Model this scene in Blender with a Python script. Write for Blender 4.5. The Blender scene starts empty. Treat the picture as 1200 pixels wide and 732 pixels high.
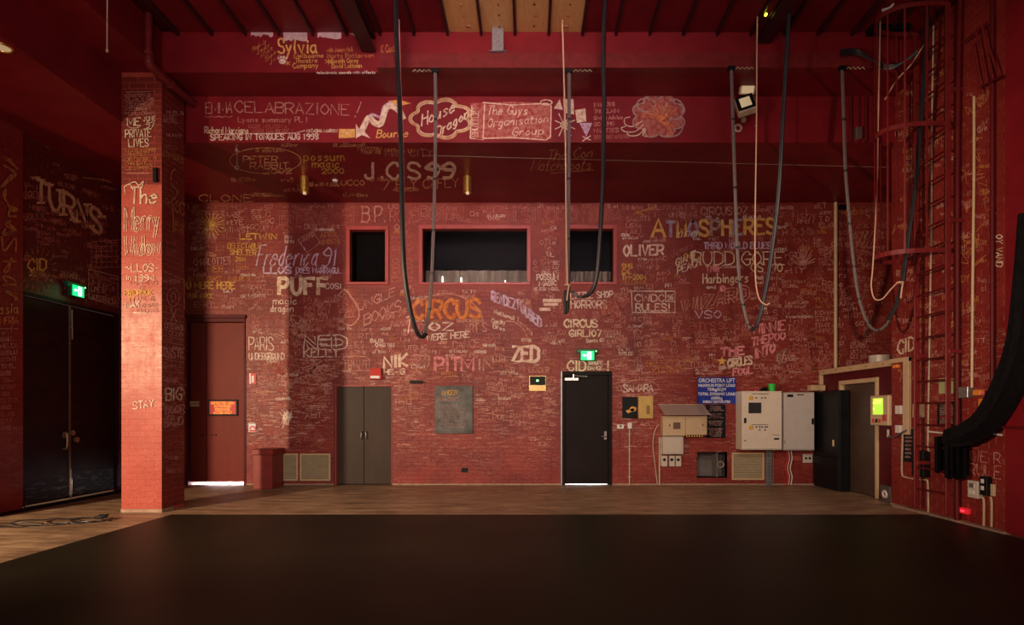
import bpy, math, random
from mathutils import Vector, Matrix
random.seed(7)
C = bpy.context.scene.collection
S = bpy.context.scene

# ------------------------------------------------------------------ camera
F, VX, VY, EYE = 720.0, 620.0, 484.0, 1.42          # focal length and principal point on the 1200x732 frame
cam_d = bpy.data.cameras.new('camera'); cam = bpy.data.objects.new('camera', cam_d); C.objects.link(cam)
cam.location = (0, 0, EYE); cam.rotation_euler = (math.pi/2, 0, 0)
cam_d.sensor_width = 36; cam_d.lens = F/1200*36
cam_d.shift_x = -(VX-600)/1200; cam_d.shift_y = (VY-366)/1200
cam_d.clip_start = .05; cam_d.clip_end = 200
S.camera = cam

# ------------------------------------------------------------------ world, lights, exposure
w = bpy.data.worlds.new('world'); S.world = w; w.use_nodes = True
w.node_tree.nodes['Background'].inputs[0].default_value = (1, .72, .62, 1)
w.node_tree.nodes['Background'].inputs[1].default_value = .065
S.view_settings.view_transform = 'Standard'; S.view_settings.look = 'None'
S.view_settings.gamma = 1; S.view_settings.exposure = 0.24; S.view_settings.use_curve_mapping = False

def area(name, loc, target, size, power, col, spread=180, sy=None):
    l = bpy.data.lights.new(name, 'AREA'); l.size = size; l.energy = power; l.color = col
    l.spread = math.radians(spread)
    if sy: l.shape = 'RECTANGLE'; l.size_y = sy
    o = bpy.data.objects.new(name, l); C.objects.link(o); o.location = loc
    o.rotation_euler = (Vector(target)-Vector(loc)).to_track_quat('-Z', 'Y').to_euler(); return o
def spot(name, loc, target, power, ang, blend, col, r=.05):
    l = bpy.data.lights.new(name, 'SPOT'); l.energy = power; l.color = col; l.spot_size = math.radians(ang)
    l.spot_blend = blend; l.shadow_soft_size = r
    o = bpy.data.objects.new(name, l); C.objects.link(o); o.location = loc
    o.rotation_euler = (Vector(target)-Vector(loc)).to_track_quat('-Z', 'Y').to_euler(); return o
WARM = (1, .70, .46); NEUT = (1, .80, .66)
spot('stage_lamp', (-8.98, 1.1, 2.9), (-5.7, 9.2, .9), 3500, 76, 1.0, (1, .74, .48), .14)
spot('stage_lamp', (-1.4, 1.2, 3.4), (-1.3, 12.1, .7), 980, 66, 1.0, (1, .78, .60), .5)
spot('stage_lamp', (2.2, 1.0, 6.2), (3.6, 12.1, .2), 780, 44, 1.0, (1, .76, .60), .12)
spot('stage_lamp', (-4.6, .6, 1.9), (5.7, 8.6, 3.0), 2600, 40, 1.0, (1, .70, .50), .10)
area('wash_fill', (0, -1.5, 3.6), (0, 12, 2.6), 5.5, 90, (1, .80, .74), 140, 1.6)  # broad unseen fill added behind the camera
area('wash_fill', (-1.5, -1.2, .9), (-2.5, 10, 5.8), 4.0, 36, (1, .76, .74), 100, 1.0)  # second unseen fill, added low and aimed upward
area('border_fill', (-.8, -1.2, 5.7), (-.8, 9.4, 6.15), 5.0, 32, (1, .72, .72), 34, .5)  # unseen source added to brighten the high beam and bulkhead

# ------------------------------------------------------------------ materials
def mat(name, col, rough=.5, metal=0, var=.0, scale=6, emit=None, estr=1, bump=0, spec=.5, stretch=(1, 1, 1), col2=None, coat=0):
    m = bpy.data.materials.new(name); m.use_nodes = True; nt = m.node_tree; b = nt.nodes['Principled BSDF']
    b.inputs['Base Color'].default_value = (*col, 1); b.inputs['Roughness'].default_value = rough
    b.inputs['Metallic'].default_value = metal; b.inputs['Specular IOR Level'].default_value = spec
    b.inputs['Coat Weight'].default_value = coat
    if emit: b.inputs['Emission Color'].default_value = (*emit, 1); b.inputs['Emission Strength'].default_value = estr
    g = nt.nodes.new('ShaderNodeNewGeometry'); mp = nt.nodes.new('ShaderNodeMapping'); mp.inputs['Scale'].default_value = stretch
    nt.links.new(g.outputs['Position'], mp.inputs['Vector'])
    n = nt.nodes.new('ShaderNodeTexNoise'); n.inputs['Scale'].default_value = scale; n.inputs['Detail'].default_value = 6
    n.inputs['Roughness'].default_value = .62
    nt.links.new(mp.outputs[0], n.inputs['Vector'])
    r = nt.nodes.new('ShaderNodeValToRGB'); nt.links.new(n.outputs['Fac'], r.inputs[0])
    c2 = col2 or tuple(min(1, c*(1+var)) for c in col); c1 = tuple(c*(1-var*.6) for c in col) if not col2 else col
    r.color_ramp.elements[0].position = .35; r.color_ramp.elements[1].position = .68
    r.color_ramp.elements[0].color = (*c1, 1); r.color_ramp.elements[1].color = (*c2, 1)
    nt.links.new(r.outputs[0], b.inputs['Base Color'])
    if bump:
        bp = nt.nodes.new('ShaderNodeBump'); bp.inputs['Strength'].default_value = bump; bp.inputs['Distance'].default_value = .01
        nt.links.new(n.outputs['Fac'], bp.inputs['Height']); nt.links.new(bp.outputs[0], b.inputs['Normal'])
    return m

def brick_mat(name, dark, mid, chalk, amount, zlo, zhi, rough=.48, smear=1.0, fleck=.38, fade=0):
    """gloss wall paint, patchy, with chalk scuffs and rubbed streaks concentrated between two heights"""
    m = bpy.data.materials.new(name); m.use_nodes = True; nt = m.node_tree; N = nt.nodes; L = nt.links
    b = N['Principled BSDF']; g = N.new('ShaderNodeNewGeometry'); sp = N.new('ShaderNodeSeparateXYZ'); L.new(g.outputs['Position'], sp.inputs[0])
    def noise(sc, st, det=6, ro=.6, off=0):
        mp = N.new('ShaderNodeMapping'); mp.inputs['Scale'].default_value = st; mp.inputs['Location'].default_value = (off, off, off)
        L.new(g.outputs['Position'], mp.inputs[0]); n = N.new('ShaderNodeTexNoise'); n.inputs['Scale'].default_value = sc
        n.inputs['Detail'].default_value = det; n.inputs['Roughness'].default_value = ro; L.new(mp.outputs[0], n.inputs['Vector']); return n.outputs['Fac']
    def ramp(src, a, bb, ca=(0, 0, 0), cb=(1, 1, 1)):
        r = N.new('ShaderNodeValToRGB'); r.color_ramp.elements[0].position = a; r.color_ramp.elements[1].position = bb
        r.color_ramp.elements[0].color = (*ca, 1); r.color_ramp.elements[1].color = (*cb, 1); L.new(src, r.inputs[0]); return r.outputs[0]
    def math_(op, a, c):
        k = N.new('ShaderNodeMath'); k.operation = op
        for i, v in enumerate((a, c)):
            if isinstance(v, (int, float)): k.inputs[i].default_value = v
            else: L.new(v, k.inputs[i])
        return k.outputs[0]
    def mix(f, a, c):
        k = N.new('ShaderNodeMix'); k.data_type = 'RGBA'; L.new(f, k.inputs[0])
        for i, v in ((6, a), (7, c)):
            if isinstance(v, tuple): k.inputs[i].default_value = (*v, 1)
            else: L.new(v, k.inputs[i])
        return k.outputs[2]
    base = ramp(noise(1.6, (1, 1, 1.4)), .36, .66, dark, mid)
    # scuffs: flat streaks that follow the courses
    st = ramp(noise(5, (1.0, 1.0, 6.5), 9, .72, 3), .53, .66)
    mr = N.new('ShaderNodeMapRange'); mr.interpolation_type = 'SMOOTHSTEP'; L.new(sp.outputs['Z'], mr.inputs[0])
    mr.inputs[1].default_value = zlo-.6; mr.inputs[2].default_value = zlo+.5
    mr2 = N.new('ShaderNodeMapRange'); mr2.interpolation_type = 'SMOOTHSTEP'; L.new(sp.outputs['Z'], mr2.inputs[0])
    mr2.inputs[1].default_value = zhi+.9; mr2.inputs[2].default_value = zhi-.4
    hz = math_('MULTIPLY', mr.outputs[0], mr2.outputs[0])
    big = ramp(noise(.9, (1, 1, 1.2), 3, .5, 9), .38, .62)
    f1 = math_('MULTIPLY', math_('MULTIPLY', st, math_('ADD', math_('MULTIPLY', hz, smear), .12)), math_('MULTIPLY', big, amount))
    # fine pale flecks where the paint is chipped
    fl = ramp(noise(24, (1, 1, 1.6), 7, .75, 5), .60, .655)
    patch = ramp(noise(2.2, (1, 1, 1), 4, .6, 12), .35, .65, (.25, .25, .25), (1, 1, 1))
    fl2 = ramp(noise(70, (1, 1, 2), 3, .6, 8), .58, .66)
    f2 = math_('MULTIPLY', math_('MULTIPLY', math_('MAXIMUM', fl, fl2), patch), fleck)
    c = mix(f1, base, chalk); c = mix(f2, c, chalk)
    if fade: c = mix(math_('MULTIPLY', math_('MULTIPLY', hz, ramp(noise(5, (1.5, 1.5, .7), 6, .65, 20), .30, .66)), fade), c, chalk)
    rag = ramp(noise(22, (1, 1, 3), 5, .7, 1), .4, .7)
    c = mix(math_('MULTIPLY', rag, .45), c, tuple(x*.45 for x in dark))
    L.new(c, b.inputs['Base Color']); b.inputs['Roughness'].default_value = rough; b.inputs['Specular IOR Level'].default_value = .35
    bp = N.new('ShaderNodeBump'); bp.inputs['Strength'].default_value = .5; bp.inputs['Distance'].default_value = .006
    L.new(noise(40, (1, 1, 1), 4), bp.inputs['Height']); L.new(bp.outputs[0], b.inputs['Normal'])
    return m

def paint_mat(name, col, cover=.75):
    """brushed or chalked lettering: worn unevenly so the red paint shows through"""
    m = bpy.data.materials.new(name); m.use_nodes = True; nt = m.node_tree; N = nt.nodes; L = nt.links
    b = N['Principled BSDF']; b.inputs['Roughness'].default_value = .7; b.inputs['Specular IOR Level'].default_value = .15
    g = N.new('ShaderNodeNewGeometry'); n = N.new('ShaderNodeTexNoise'); n.inputs['Scale'].default_value = 15; n.inputs['Detail'].default_value = 5
    n.inputs['Roughness'].default_value = .7
    L.new(g.outputs['Position'], n.inputs['Vector'])
    r = N.new('ShaderNodeMapRange'); L.new(n.outputs['Fac'], r.inputs[0]); r.inputs[1].default_value = .36; r.inputs[2].default_value = .58
    r.inputs[3].default_value = max(0, cover-.45); r.inputs[4].default_value = min(1, cover+.2)
    k = N.new('ShaderNodeMix'); k.data_type = 'RGBA'; L.new(r.outputs[0], k.inputs[0]); k.inputs[6].default_value = (.31, .026, .022, 1); k.inputs[7].default_value = (*col, 1)
    L.new(k.outputs[2], b.inputs['Base Color'])
    return m

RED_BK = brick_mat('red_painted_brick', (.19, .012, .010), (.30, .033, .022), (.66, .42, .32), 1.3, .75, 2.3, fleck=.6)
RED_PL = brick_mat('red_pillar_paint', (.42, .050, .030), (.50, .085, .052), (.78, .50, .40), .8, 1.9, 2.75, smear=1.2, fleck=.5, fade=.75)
RED_PS = brick_mat('red_pillar_shaded_side', (.17, .014, .010), (.24, .024, .016), (.60, .36, .24), .9, .6, 2.6, smear=1.0, fleck=.62)  # pale chips are wear; darker base holds the shade of this face
RED_SD = brick_mat('red_side_wall_paint', (.20, .012, .011), (.28, .024, .019), (.55, .30, .20), .7, .6, 2.6, fleck=.42)
RED_LW = brick_mat('shaded_left_wall_paint', (.095, .006, .006), (.14, .012, .010), (.40, .22, .14), .5, .6, 2.6, fleck=.3)  # darker copy of the wall paint, shade on the left wall in its colour
MORTAR = mat('painted_joint', (.24, .020, .017), .7, var=.3, bump=.3)
MORTAR_P = mat('pillar_joint', (.44, .065, .04), .7, var=.3, bump=.3)
RED_B = mat('red_beam_paint', (.20, .009, .014), .45, spec=.25, var=.22, scale=2, bump=.08)
RED_D = mat('dark_red_paint', (.10, .005, .006), .5, spec=.25, var=.25, scale=3, bump=.08)
RED_S = mat('steel_red_paint', (.17, .016, .016), .4, spec=.3, var=.25, scale=8)
RED_F = mat('window_frame_red', (.36, .045, .038), .4, var=.2, scale=5)
RED_DOOR = mat('red_door_paint', (.17, .022, .014), .5, spec=.2, var=.15, scale=3, stretch=(1, 1, .4))
RED_BOX = mat('plinth_red', (.24, .022, .017), .5, var=.2, scale=7)
MAROON = mat('maroon_paint', (.09, .007, .010), .5, spec=.2, var=.2, scale=3)
BROWN_D = mat('brown_cupboard', (.046, .027, .019), .5, spec=.2, var=.15, scale=3, stretch=(1, 1, .3))
BLACK_D = mat('black_door_paint', (.010, .006, .005), .5, spec=.12, var=.25, scale=3)
DARK_D = mat('dark_double_door', (.016, .003, .003), .4, spec=.15, var=.6, scale=3, stretch=(1, 1, 3), bump=.05)
SCUFF = mat('scuffed_kick_plate', (.014, .008, .009), .5, scale=5, stretch=(1, 1, 4), col2=(.13, .11, .11), spec=.2)
SCUFF.node_tree.nodes['Color Ramp'].color_ramp.elements[0].position = .52
BLACK = mat('black_plastic', (.006, .006, .007), .5, spec=.2, var=.3)
CLOTH = mat('black_cloth', (.006, .005, .006), .9, var=.4, scale=20, spec=.1)
RUBBER = mat('black_cable_rubber', (.018, .016, .018), .38, var=.3)
GREYC = mat('grey_cable_sheath', (.14, .105, .095), .5, var=.25, scale=30)
TAPE = mat('cable_tape', (.02, .02, .02), .4)
ROPE = mat('pale_rope', (.66, .40, .26), .8, var=.2, scale=60)
ROPE_P = mat('pink_rope', (.72, .38, .30), .8, var=.2, scale=60)
CREAM = mat('cream_paint', (.58, .42, .24), .4, var=.1)
CREAM_D = mat('cream_conduit', (.48, .36, .24), .45, var=.2, scale=14)
BEIGE = mat('beige_enclosure', (.56, .40, .24), .35, var=.08)
WHITE_E = mat('pale_enclosure', (.56, .48, .40), .35, var=.06)
CAB_A = mat('cream_control_cabinet', (.74, .64, .52), .35, var=.05)
CAB_B = mat('grey_control_cabinet', (.54, .49, .45), .35, var=.06)
STEEL = mat('galvanised_steel', (.34, .33, .33), .4, .8, var=.25, scale=20)
BRASS = mat('brass', (.62, .38, .10), .3, .9, var=.2, scale=20)
CHROME = mat('brushed_chrome', (.62, .56, .50), .25, .9)
WHITE = mat('white_plastic', (.70, .64, .58), .4, var=.05)
REDPL = mat('red_plastic', (.55, .03, .025), .35)
YELL = mat('yellow_plastic', (.75, .42, .03), .4)
ORNG = mat('orange_plastic', (.80, .24, .03), .4)
GREENC = mat('green_plastic', (.03, .60, .06), .4)
GREEND = mat('dark_green_plastic', (.01, .12, .05), .4)
CHALKB = mat('chalkboard_slate', (.055, .055, .052), .6, scale=5, col2=(.16, .15, .14), bump=.1)
LOUVRE = mat('beige_louvre', (.34, .27, .16), .5, var=.12, scale=12)
PLY = mat('plywood', (.80, .42, .14), .5, scale=5, col2=(.90, .54, .22), stretch=(8, 1, 1))
KNOT = mat('plywood_knot', (.22, .07, .02), .6)
JOIST = mat('dark_joist', (.045, .004, .006), .5, var=.3)
NICHE = mat('grey_niche_lining', (.16, .13, .115), .55, var=.3, scale=5)
CONC = mat('pale_concrete_edge', (.34, .22, .15), .8, var=.35, scale=12)
BLUE = mat('blue_sign_board', (.012, .03, .30), .35)
SIGNW = mat('sign_white', (.75, .74, .78), .5)
SIGNR = mat('sign_red', (.62, .03, .03), .5)
SIGNO = mat('sign_orange_letters', (.95, .36, .05), .5, emit=(1, .32, .04), estr=.25)
GOLDP = mat('gold_plaque', (.60, .40, .12), .35, .3, var=.1)
PAPERG = mat('pale_green_paper', (.42, .44, .20), .7)
LED_G = mat('green_led', (.1, .6, .1), .4, emit=(.3, 1, .25), estr=4)
LED_Y = mat('yellow_led', (.6, .8, .05), .4, emit=(.8, 1, .05), estr=3)
LED_R = mat('red_led', (.6, .02, .03), .4, emit=(1, .02, .04), estr=3)
LCD = mat('lit_display', (.3, .5, .05), .4, scale=30, emit=(.50, .85, .06), estr=.8)
EXITG = mat('exit_sign_green', (.0, .45, .15), .4, emit=(.0, .75, .22), estr=.9)
EXITW = mat('exit_sign_white', (.8, 1, .85), .4, emit=(.75, 1, .80), estr=2.2)
EXITH = mat('exit_sign_housing', (.01, .12, .06), .4)
REFL = mat('lamp_reflector', (.75, .62, .42), .3, .2, emit=(1, .75, .4), estr=.25)
CURT = mat('grey_booth_curtain', (.32, .25, .20), .8, var=.3, scale=30, stretch=(6, 1, .3))
BOOTH = mat('dark_booth_lining', (.010, .008, .010), .8)
TUBE = mat('lit_tube', (.9, .9, .9), .4, emit=(1, .93, .85), estr=3)
CARD = mat('white_gap_sill', (.8, .8, .8), .6)
PLASTER = mat('bare_plaster', (.55, .36, .36), .8, var=.25, scale=14)

def glass_mat():
    m = bpy.data.materials.new('window_glass'); m.use_nodes = True; b = m.node_tree.nodes['Principled BSDF']
    b.inputs['Base Color'].default_value = (.9, .9, .95, 1); b.inputs['Roughness'].default_value = .03
    b.inputs['Transmission Weight'].default_value = 1; b.inputs['IOR'].default_value = 1.15; return m
GLASS = glass_mat()
def hood_mat():
    m = bpy.data.materials.new('clear_hood'); m.use_nodes = True; b = m.node_tree.nodes['Principled BSDF']
    b.inputs['Base Color'].default_value = (.55, .42, .36, 1); b.inputs['Roughness'].default_value = .15
    b.inputs['Alpha'].default_value = .6; return m
HOOD = hood_mat()

def floor_mat():
    m = bpy.data.materials.new('worn_stage_boards'); m.use_nodes = True; nt = m.node_tree; N = nt.nodes; L = nt.links
    b = N['Principled BSDF']; g = N.new('ShaderNodeNewGeometry')
    def noise(sc, st, det=6):
        mp = N.new('ShaderNodeMapping'); mp.inputs['Scale'].default_value = st; L.new(g.outputs['Position'], mp.inputs[0])
        n = N.new('ShaderNodeTexNoise'); n.inputs['Scale'].default_value = sc; n.inputs['Detail'].default_value = det; n.inputs['Roughness'].default_value = .65
        L.new(mp.outputs[0], n.inputs['Vector']); return n.outputs['Fac']
    r = N.new('ShaderNodeValToRGB'); L.new(noise(2.2, (.6, 2.6, 1)), r.inputs[0])
    e = r.color_ramp.elements; e[0].position = .3; e[0].color = (.16, .095, .062, 1); e[1].position = .72; e[1].color = (.66, .46, .28, 1)
    k = e.new(.5); k.color = (.38, .235, .14, 1)
    r2 = N.new('ShaderNodeValToRGB'); L.new(noise(13, (.4, 2.5, 1), 8), r2.inputs[0]); r2.color_ramp.elements[0].position = .3; r2.color_ramp.elements[1].position = .7
    r2.color_ramp.elements[0].color = (.55, .52, .5, 1); r2.color_ramp.elements[1].color = (1.1, 1.1, 1.1, 1)
    mx = N.new('ShaderNodeMix'); mx.data_type = 'RGBA'; mx.blend_type = 'MULTIPLY'; mx.inputs[0].default_value = 1
    L.new(r.outputs[0], mx.inputs[6]); L.new(r2.outputs[0], mx.inputs[7]); L.new(mx.outputs[2], b.inputs['Base Color'])
    rr = N.new('ShaderNodeMapRange'); L.new(noise(6, (1, 1, 1)), rr.inputs[0]); rr.inputs[3].default_value = .28; rr.inputs[4].default_value = .62
    L.new(rr.outputs[0], b.inputs['Roughness']); b.inputs['Specular IOR Level'].default_value = .4
    return m
FLOOR = floor_mat()
MAT = mat('black_stage_vinyl', (.014, .011, .007), .5, scale=.6, col2=(.027, .021, .011), spec=.16, bump=.03)

P = {k: paint_mat('lettering_'+k, v[:3], v[3]) for k, v in dict(
    white=(.78, .62, .52, .85), chalk=(.62, .34, .27, .62), dim=(.46, .20, .15, .52), gold=(.68, .40, .10, .85), ochre=(.55, .26, .08, .6),
    lilac=(.60, .46, .60, .8), pink=(.78, .30, .32, .8), cream=(.80, .64, .46, .85), blue=(.34, .36, .48, .7), orange=(.75, .25, .07, .75),
    grey=(.42, .33, .29, .7), dkred=(.10, .01, .01, .8), soffit=(.80, .44, .24, .78), black=(.03, .02, .02, .7), glow=(.9, .78, .62, 1), veil=(.62, .28, .22, .32), tan=(.62, .40, .20, .85),
    solid=(.82, .62, .50, .97), sgold=(.76, .44, .12, .97)).items()}

# ------------------------------------------------------------------ mesh helpers
class MB:
    def __init__(s): s.v = []; s.f = []; s.m = []; s.cur = 0
    def add(s, vs, fs):
        n = len(s.v); s.v += [tuple(v) for v in vs]; s.f += [tuple(i+n for i in f) for f in fs]; s.m += [s.cur]*len(fs); return s
    def box(s, x0, x1, y0, y1, z0, z1, M=None):
        vs = [Vector((x, y, z)) for x in (x0, x1) for y in (y0, y1) for z in (z0, z1)]
        if M is not None: vs = [M @ v for v in vs]
        return s.add(vs, [(0, 1, 3, 2), (4, 6, 7, 5), (0, 4, 5, 1), (2, 3, 7, 6), (0, 2, 6, 4), (1, 5, 7, 3)])
    def bbox(s, x0, x1, y0, y1, z0, z1, b=.01, M=None):
        """box with chamfered edges"""
        import itertools
        cx, cy, cz = (x0+x1)/2, (y0+y1)/2, (z0+z1)/2; hx, hy, hz = abs(x1-x0)/2, abs(y1-y0)/2, abs(z1-z0)/2
        b = min(b, hx*.9, hy*.9, hz*.9); vs = []; idx = {}
        for sx, sy, sz in itertools.product((-1, 1), repeat=3):
            for a in range(3):
                d = [hx, hy, hz]
                for q in range(3):
                    if q != a: d[q] -= b
                idx[(sx, sy, sz, a)] = len(vs); v = Vector((cx+sx*d[0], cy+sy*d[1], cz+sz*d[2])); vs.append(M @ v if M is not None else v)
        fs = []
        for a in range(3):
            o1, o2 = [q for q in range(3) if q != a]
            for sg in (-1, 1):
                def key(p, q):
                    t = [0, 0, 0]; t[a] = sg; t[o1] = p; t[o2] = q; return (*t, a)
                fs.append([idx[key(-1, -1)], idx[key(1, -1)], idx[key(1, 1)], idx[key(-1, 1)]])
        for a in range(3):
            o1, o2 = [q for q in range(3) if q != a]
            for p in (-1, 1):
                for q in (-1, 1):
                    def k2(sg, ax):
                        t = [0, 0, 0]; t[a] = sg; t[o1] = p; t[o2] = q; return idx[(*t, ax)]
                    fs.append([k2(-1, o1), k2(1, o1), k2(1, o2), k2(-1, o2)])
        for sx, sy, sz in itertools.product((-1, 1), repeat=3): fs.append([idx[(sx, sy, sz, a)] for a in range(3)])
        return s.add(vs, fs)
    def cyl(s, p0, p1, r, n=12, r1=None, cap=True):
        p0 = Vector(p0); p1 = Vector(p1); d = (p1-p0).normalized(); u = d.orthogonal().normalized(); v = d.cross(u); r1 = r if r1 is None else r1
        vs = []
        for p, rr in ((p0, r), (p1, r1)):
            for i in range(n): a = 2*math.pi*i/n; vs.append(p+u*math.cos(a)*rr+v*math.sin(a)*rr)
        fs = [(i, (i+1) % n, n+(i+1) % n, n+i) for i in range(n)]
        if cap: fs += [tuple(range(n))[::-1], tuple(range(n, 2*n))]
        return s.add(vs, fs)
    def tube(s, pts, r, n=8, smooth=4, rf=None):
        pts = crom([Vector(p) for p in pts], smooth) if smooth > 1 else [Vector(p) for p in pts]
        t = (pts[1]-pts[0]).normalized(); u = t.orthogonal().normalized(); vs = []; m = len(pts)
        for i, p in enumerate(pts):
            t = (pts[min(i+1, m-1)]-pts[max(i-1, 0)]).normalized(); u = (u-t*u.dot(t)).normalized(); v = t.cross(u)
            rr = rf(i/(m-1)) if rf else r
            for k in range(n): a = 2*math.pi*k/n; vs.append(p+(u*math.cos(a)+v*math.sin(a))*rr)
        fs = [(i*n+k, i*n+(k+1) % n, (i+1)*n+(k+1) % n, (i+1)*n+k) for i in range(m-1) for k in range(n)]
        fs += [tuple(range(n))[::-1], tuple(range((m-1)*n, m*n))]
        return s.add(vs, fs)
    def torus(s, c, ax, R, r, n=24, k=8, a0=0, a1=2*math.pi):
        ax = Vector(ax).normalized(); u = ax.orthogonal().normalized(); v = ax.cross(u); c = Vector(c)
        pts = [c+(u*math.cos(a0+(a1-a0)*i/n)+v*math.sin(a0+(a1-a0)*i/n))*R for i in range(n+1)]
        return s.tube(pts, r, k, 1)
    def build(s, name, m, parent=None, smooth=False):
        me = bpy.data.meshes.new(name); me.from_pydata(s.v, [], s.f); me.update()
        for q in (m if isinstance(m, (list, tuple)) else [m]): me.materials.append(q)
        if isinstance(m, (list, tuple)): me.polygons.foreach_set('material_index', s.m)
        if smooth:
            me.polygons.foreach_set('use_smooth', [True]*len(me.polygons))
            try: me.set_sharp_from_angle(angle=math.radians(40))
            except Exception: pass
        o = bpy.data.objects.new(name, me); C.objects.link(o)
        if parent: o.parent = parent; o.matrix_parent_inverse = Matrix.Translation(-parent.location) if parent.location.length else Matrix()
        return o
def crom(p, n):
    if len(p) < 3: return p
    out = []; q = [p[0]*2-p[1]]+list(p)+[p[-1]*2-p[-2]]
    for i in range(1, len(q)-2):
        for k in range(n):
            t = k/n; a, b, c, d = q[i-1], q[i], q[i+1], q[i+2]
            out.append(.5*((2*b)+(c-a)*t+(2*a-5*b+4*c-d)*t*t+(3*b-a-3*c+d)*t**3))
    out.append(p[-1]); return out
def tag(o, label, cat, group=None):
    o['label'] = label; o['category'] = cat
    if group: o['group'] = group
    return o
def struct(o): o['kind'] = 'structure'; return o
def thing(name, loc, label, cat, group=None):
    o = bpy.data.objects.new(name, None); C.objects.link(o); o.location = loc; o.empty_display_size = .1
    return tag(o, label, cat, group)
def B(*a): return MB().box(*a)
def BB(*a, **k): return MB().bbox(*a, **k)

# ------------------------------------------------------------------ room dimensions (metres)
YB, YP, YK = 12.17, 8.80, 9.47       # back wall, pillar line, bulkhead face
XL, XR, XV = -7.55, 5.65, 5.80       # left wall, right wall, vestibule face
ZS, ZB, ZC = 5.59, 6.30, 6.88        # soffit, beam underside, ceiling
def at(px, py, d): return Vector(((px-VX)/F*d, d, EYE+(VY-py)/F*d))
def ray(px, py): return Vector(((px-VX)/F, 1, (VY-py)/F))
E = Vector((0, 0, EYE))
OFF = .0075
PLN = dict(back=('y', YB-OFF), bulk=('y', YK-.004), beam=('y', YP-.004), pf=('y', YP-OFF), ps=('x', -5.26+OFF), soffit=('z', ZS-.003),
           left=('x', XL+OFF), pier=('x', XL+.06+.004), right=('x', XR-OFF), chalk=('y', YB-.035), lid=('x', XR-.05), vest=('x', XV-.01))
LAY = {}; BASE = [.0018, .0022]; SGN = dict(back=-1, bulk=-1, beam=-1, pf=-1, ps=1, soffit=-1, left=1, pier=1, right=-1)
def onpl(pl, px, py):
    ax, c = PLN[pl] if isinstance(pl, str) else pl
    if isinstance(pl, str): c += LAY.get(pl, 0)*SGN.get(pl, 0)
    r = ray(px, py); i = 'xyz'.index(ax)
    return E+r*((c-E[i])/r[i])
def BX(px): return (px-VX)/F*YB
def BZ(py): return EYE+(VY-py)/F*YB
def RY(px, X=XR): return X*F/(px-VX)
def RZ(px, py, X=XR): return EYE+(VY-py)/F*RY(px, X)

# ------------------------------------------------------------------ bricks
BW, BH, JT = .232, .079, .007
brick_cache = {}
def brick_mesh(m, axis):
    k = (m.name, axis)
    if k not in brick_cache:
        b = MB(); e = .003; w, h, t = BW/2, BH/2, .0045
        # front face at -t along local y, slight chamfer, sides back to 0
        vs = [(-w, 0, -h), (w, 0, -h), (w, 0, h), (-w, 0, h), (-w, -t+e, -h), (w, -t+e, -h), (w, -t+e, h), (-w, -t+e, h),
              (-w+e, -t, -h+e), (w-e, -t, -h+e), (w-e, -t, h-e), (-w+e, -t, h-e)]
        fs = [(8, 9, 10, 11)]+[(i, (i+1) % 4, 4+(i+1) % 4, 4+i) for i in range(4)]+[(4+i, 4+(i+1) % 4, 8+(i+1) % 4, 8+i) for i in range(4)]
        me = bpy.data.meshes.new('brick'); me.from_pydata([Vector(v) for v in vs], [], fs); me.materials.append(m); brick_cache[k] = me
    return brick_cache[k]
def bricks(parent, m, org, ang, length, z0, z1, holes, pick, limit, stuff_name='brickwork'):
    """running bond on a vertical plane through org; ang = rotation about z (local +x along the wall, local -y to the room)"""
    R = Matrix.Translation(org) @ Matrix.Rotation(ang, 4, 'Z'); full = []; st = MB(); row = 0; z = z0
    while z+BH <= z1+.001:
        x = -(BW+JT)/2 if row % 2 else 0
        while x < length:
            a, b = max(x, 0), min(x+BW, length)
            segs = [(a, b)]
            for (h0, h1, g0, g1) in holes:
                if z+BH > g0+.002 and z < g1-.002:
                    ns = []
                    for (p, q) in segs:
                        if q <= h0 or p >= h1: ns.append((p, q)); continue
                        if p < h0: ns.append((p, h0))
                        if q > h1: ns.append((h1, q))
                    segs = ns
            for (p, q) in segs:
                if q-p < .03: continue
                if q-p > BW-.002: full.append((p, z))
                else: st.box(p, q, -.0045, 0, z, z+BH, R)
            x += BW+JT
        z += BH+JT; row += 1
    full.sort(key=pick); me = brick_mesh(m, ang); j = .0015
    for (p, z) in full[:limit]:
        o = bpy.data.objects.new('brick', me); C.objects.link(o); o.parent = parent
        o.matrix_local = R @ Matrix.Translation((p+BW/2+random.uniform(-j, j), random.uniform(0, .0012), z+BH/2))
    w, h, t, e = BW/2, BH/2, .0045, .003
    for (p, z) in full[limit:]:
        c = Vector((p+w+random.uniform(-j, j), random.uniform(0, .0012), z+h))
        vs = [R @ (c+Vector(v)) for v in ((-w, 0, -h), (w, 0, -h), (w, 0, h), (-w, 0, h), (-w+e, -t, -h+e), (w-e, -t, -h+e), (w-e, -t, h-e), (-w+e, -t, h-e))]
        st.add(vs, [(4, 5, 6, 7)]+[(i, (i+1) % 4, 4+(i+1) % 4, 4+i) for i in range(4)])
    if st.v:
        o = st.build(stuff_name, m, parent); o['kind'] = 'stuff'
def walled(x0, x1, z0, z1, holes):
    xs = sorted({x0, x1, *[h[0] for h in holes], *[h[1] for h in holes]}); zs = sorted({z0, z1, *[h[2] for h in holes], *[h[3] for h in holes]})
    for a, b in zip(xs, xs[1:]):
        for c, d in zip(zs, zs[1:]):
            if not any(h[0] <= (a+b)/2 <= h[1] and h[2] <= (c+d)/2 <= h[3] for h in holes): yield a, b, c, d

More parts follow.
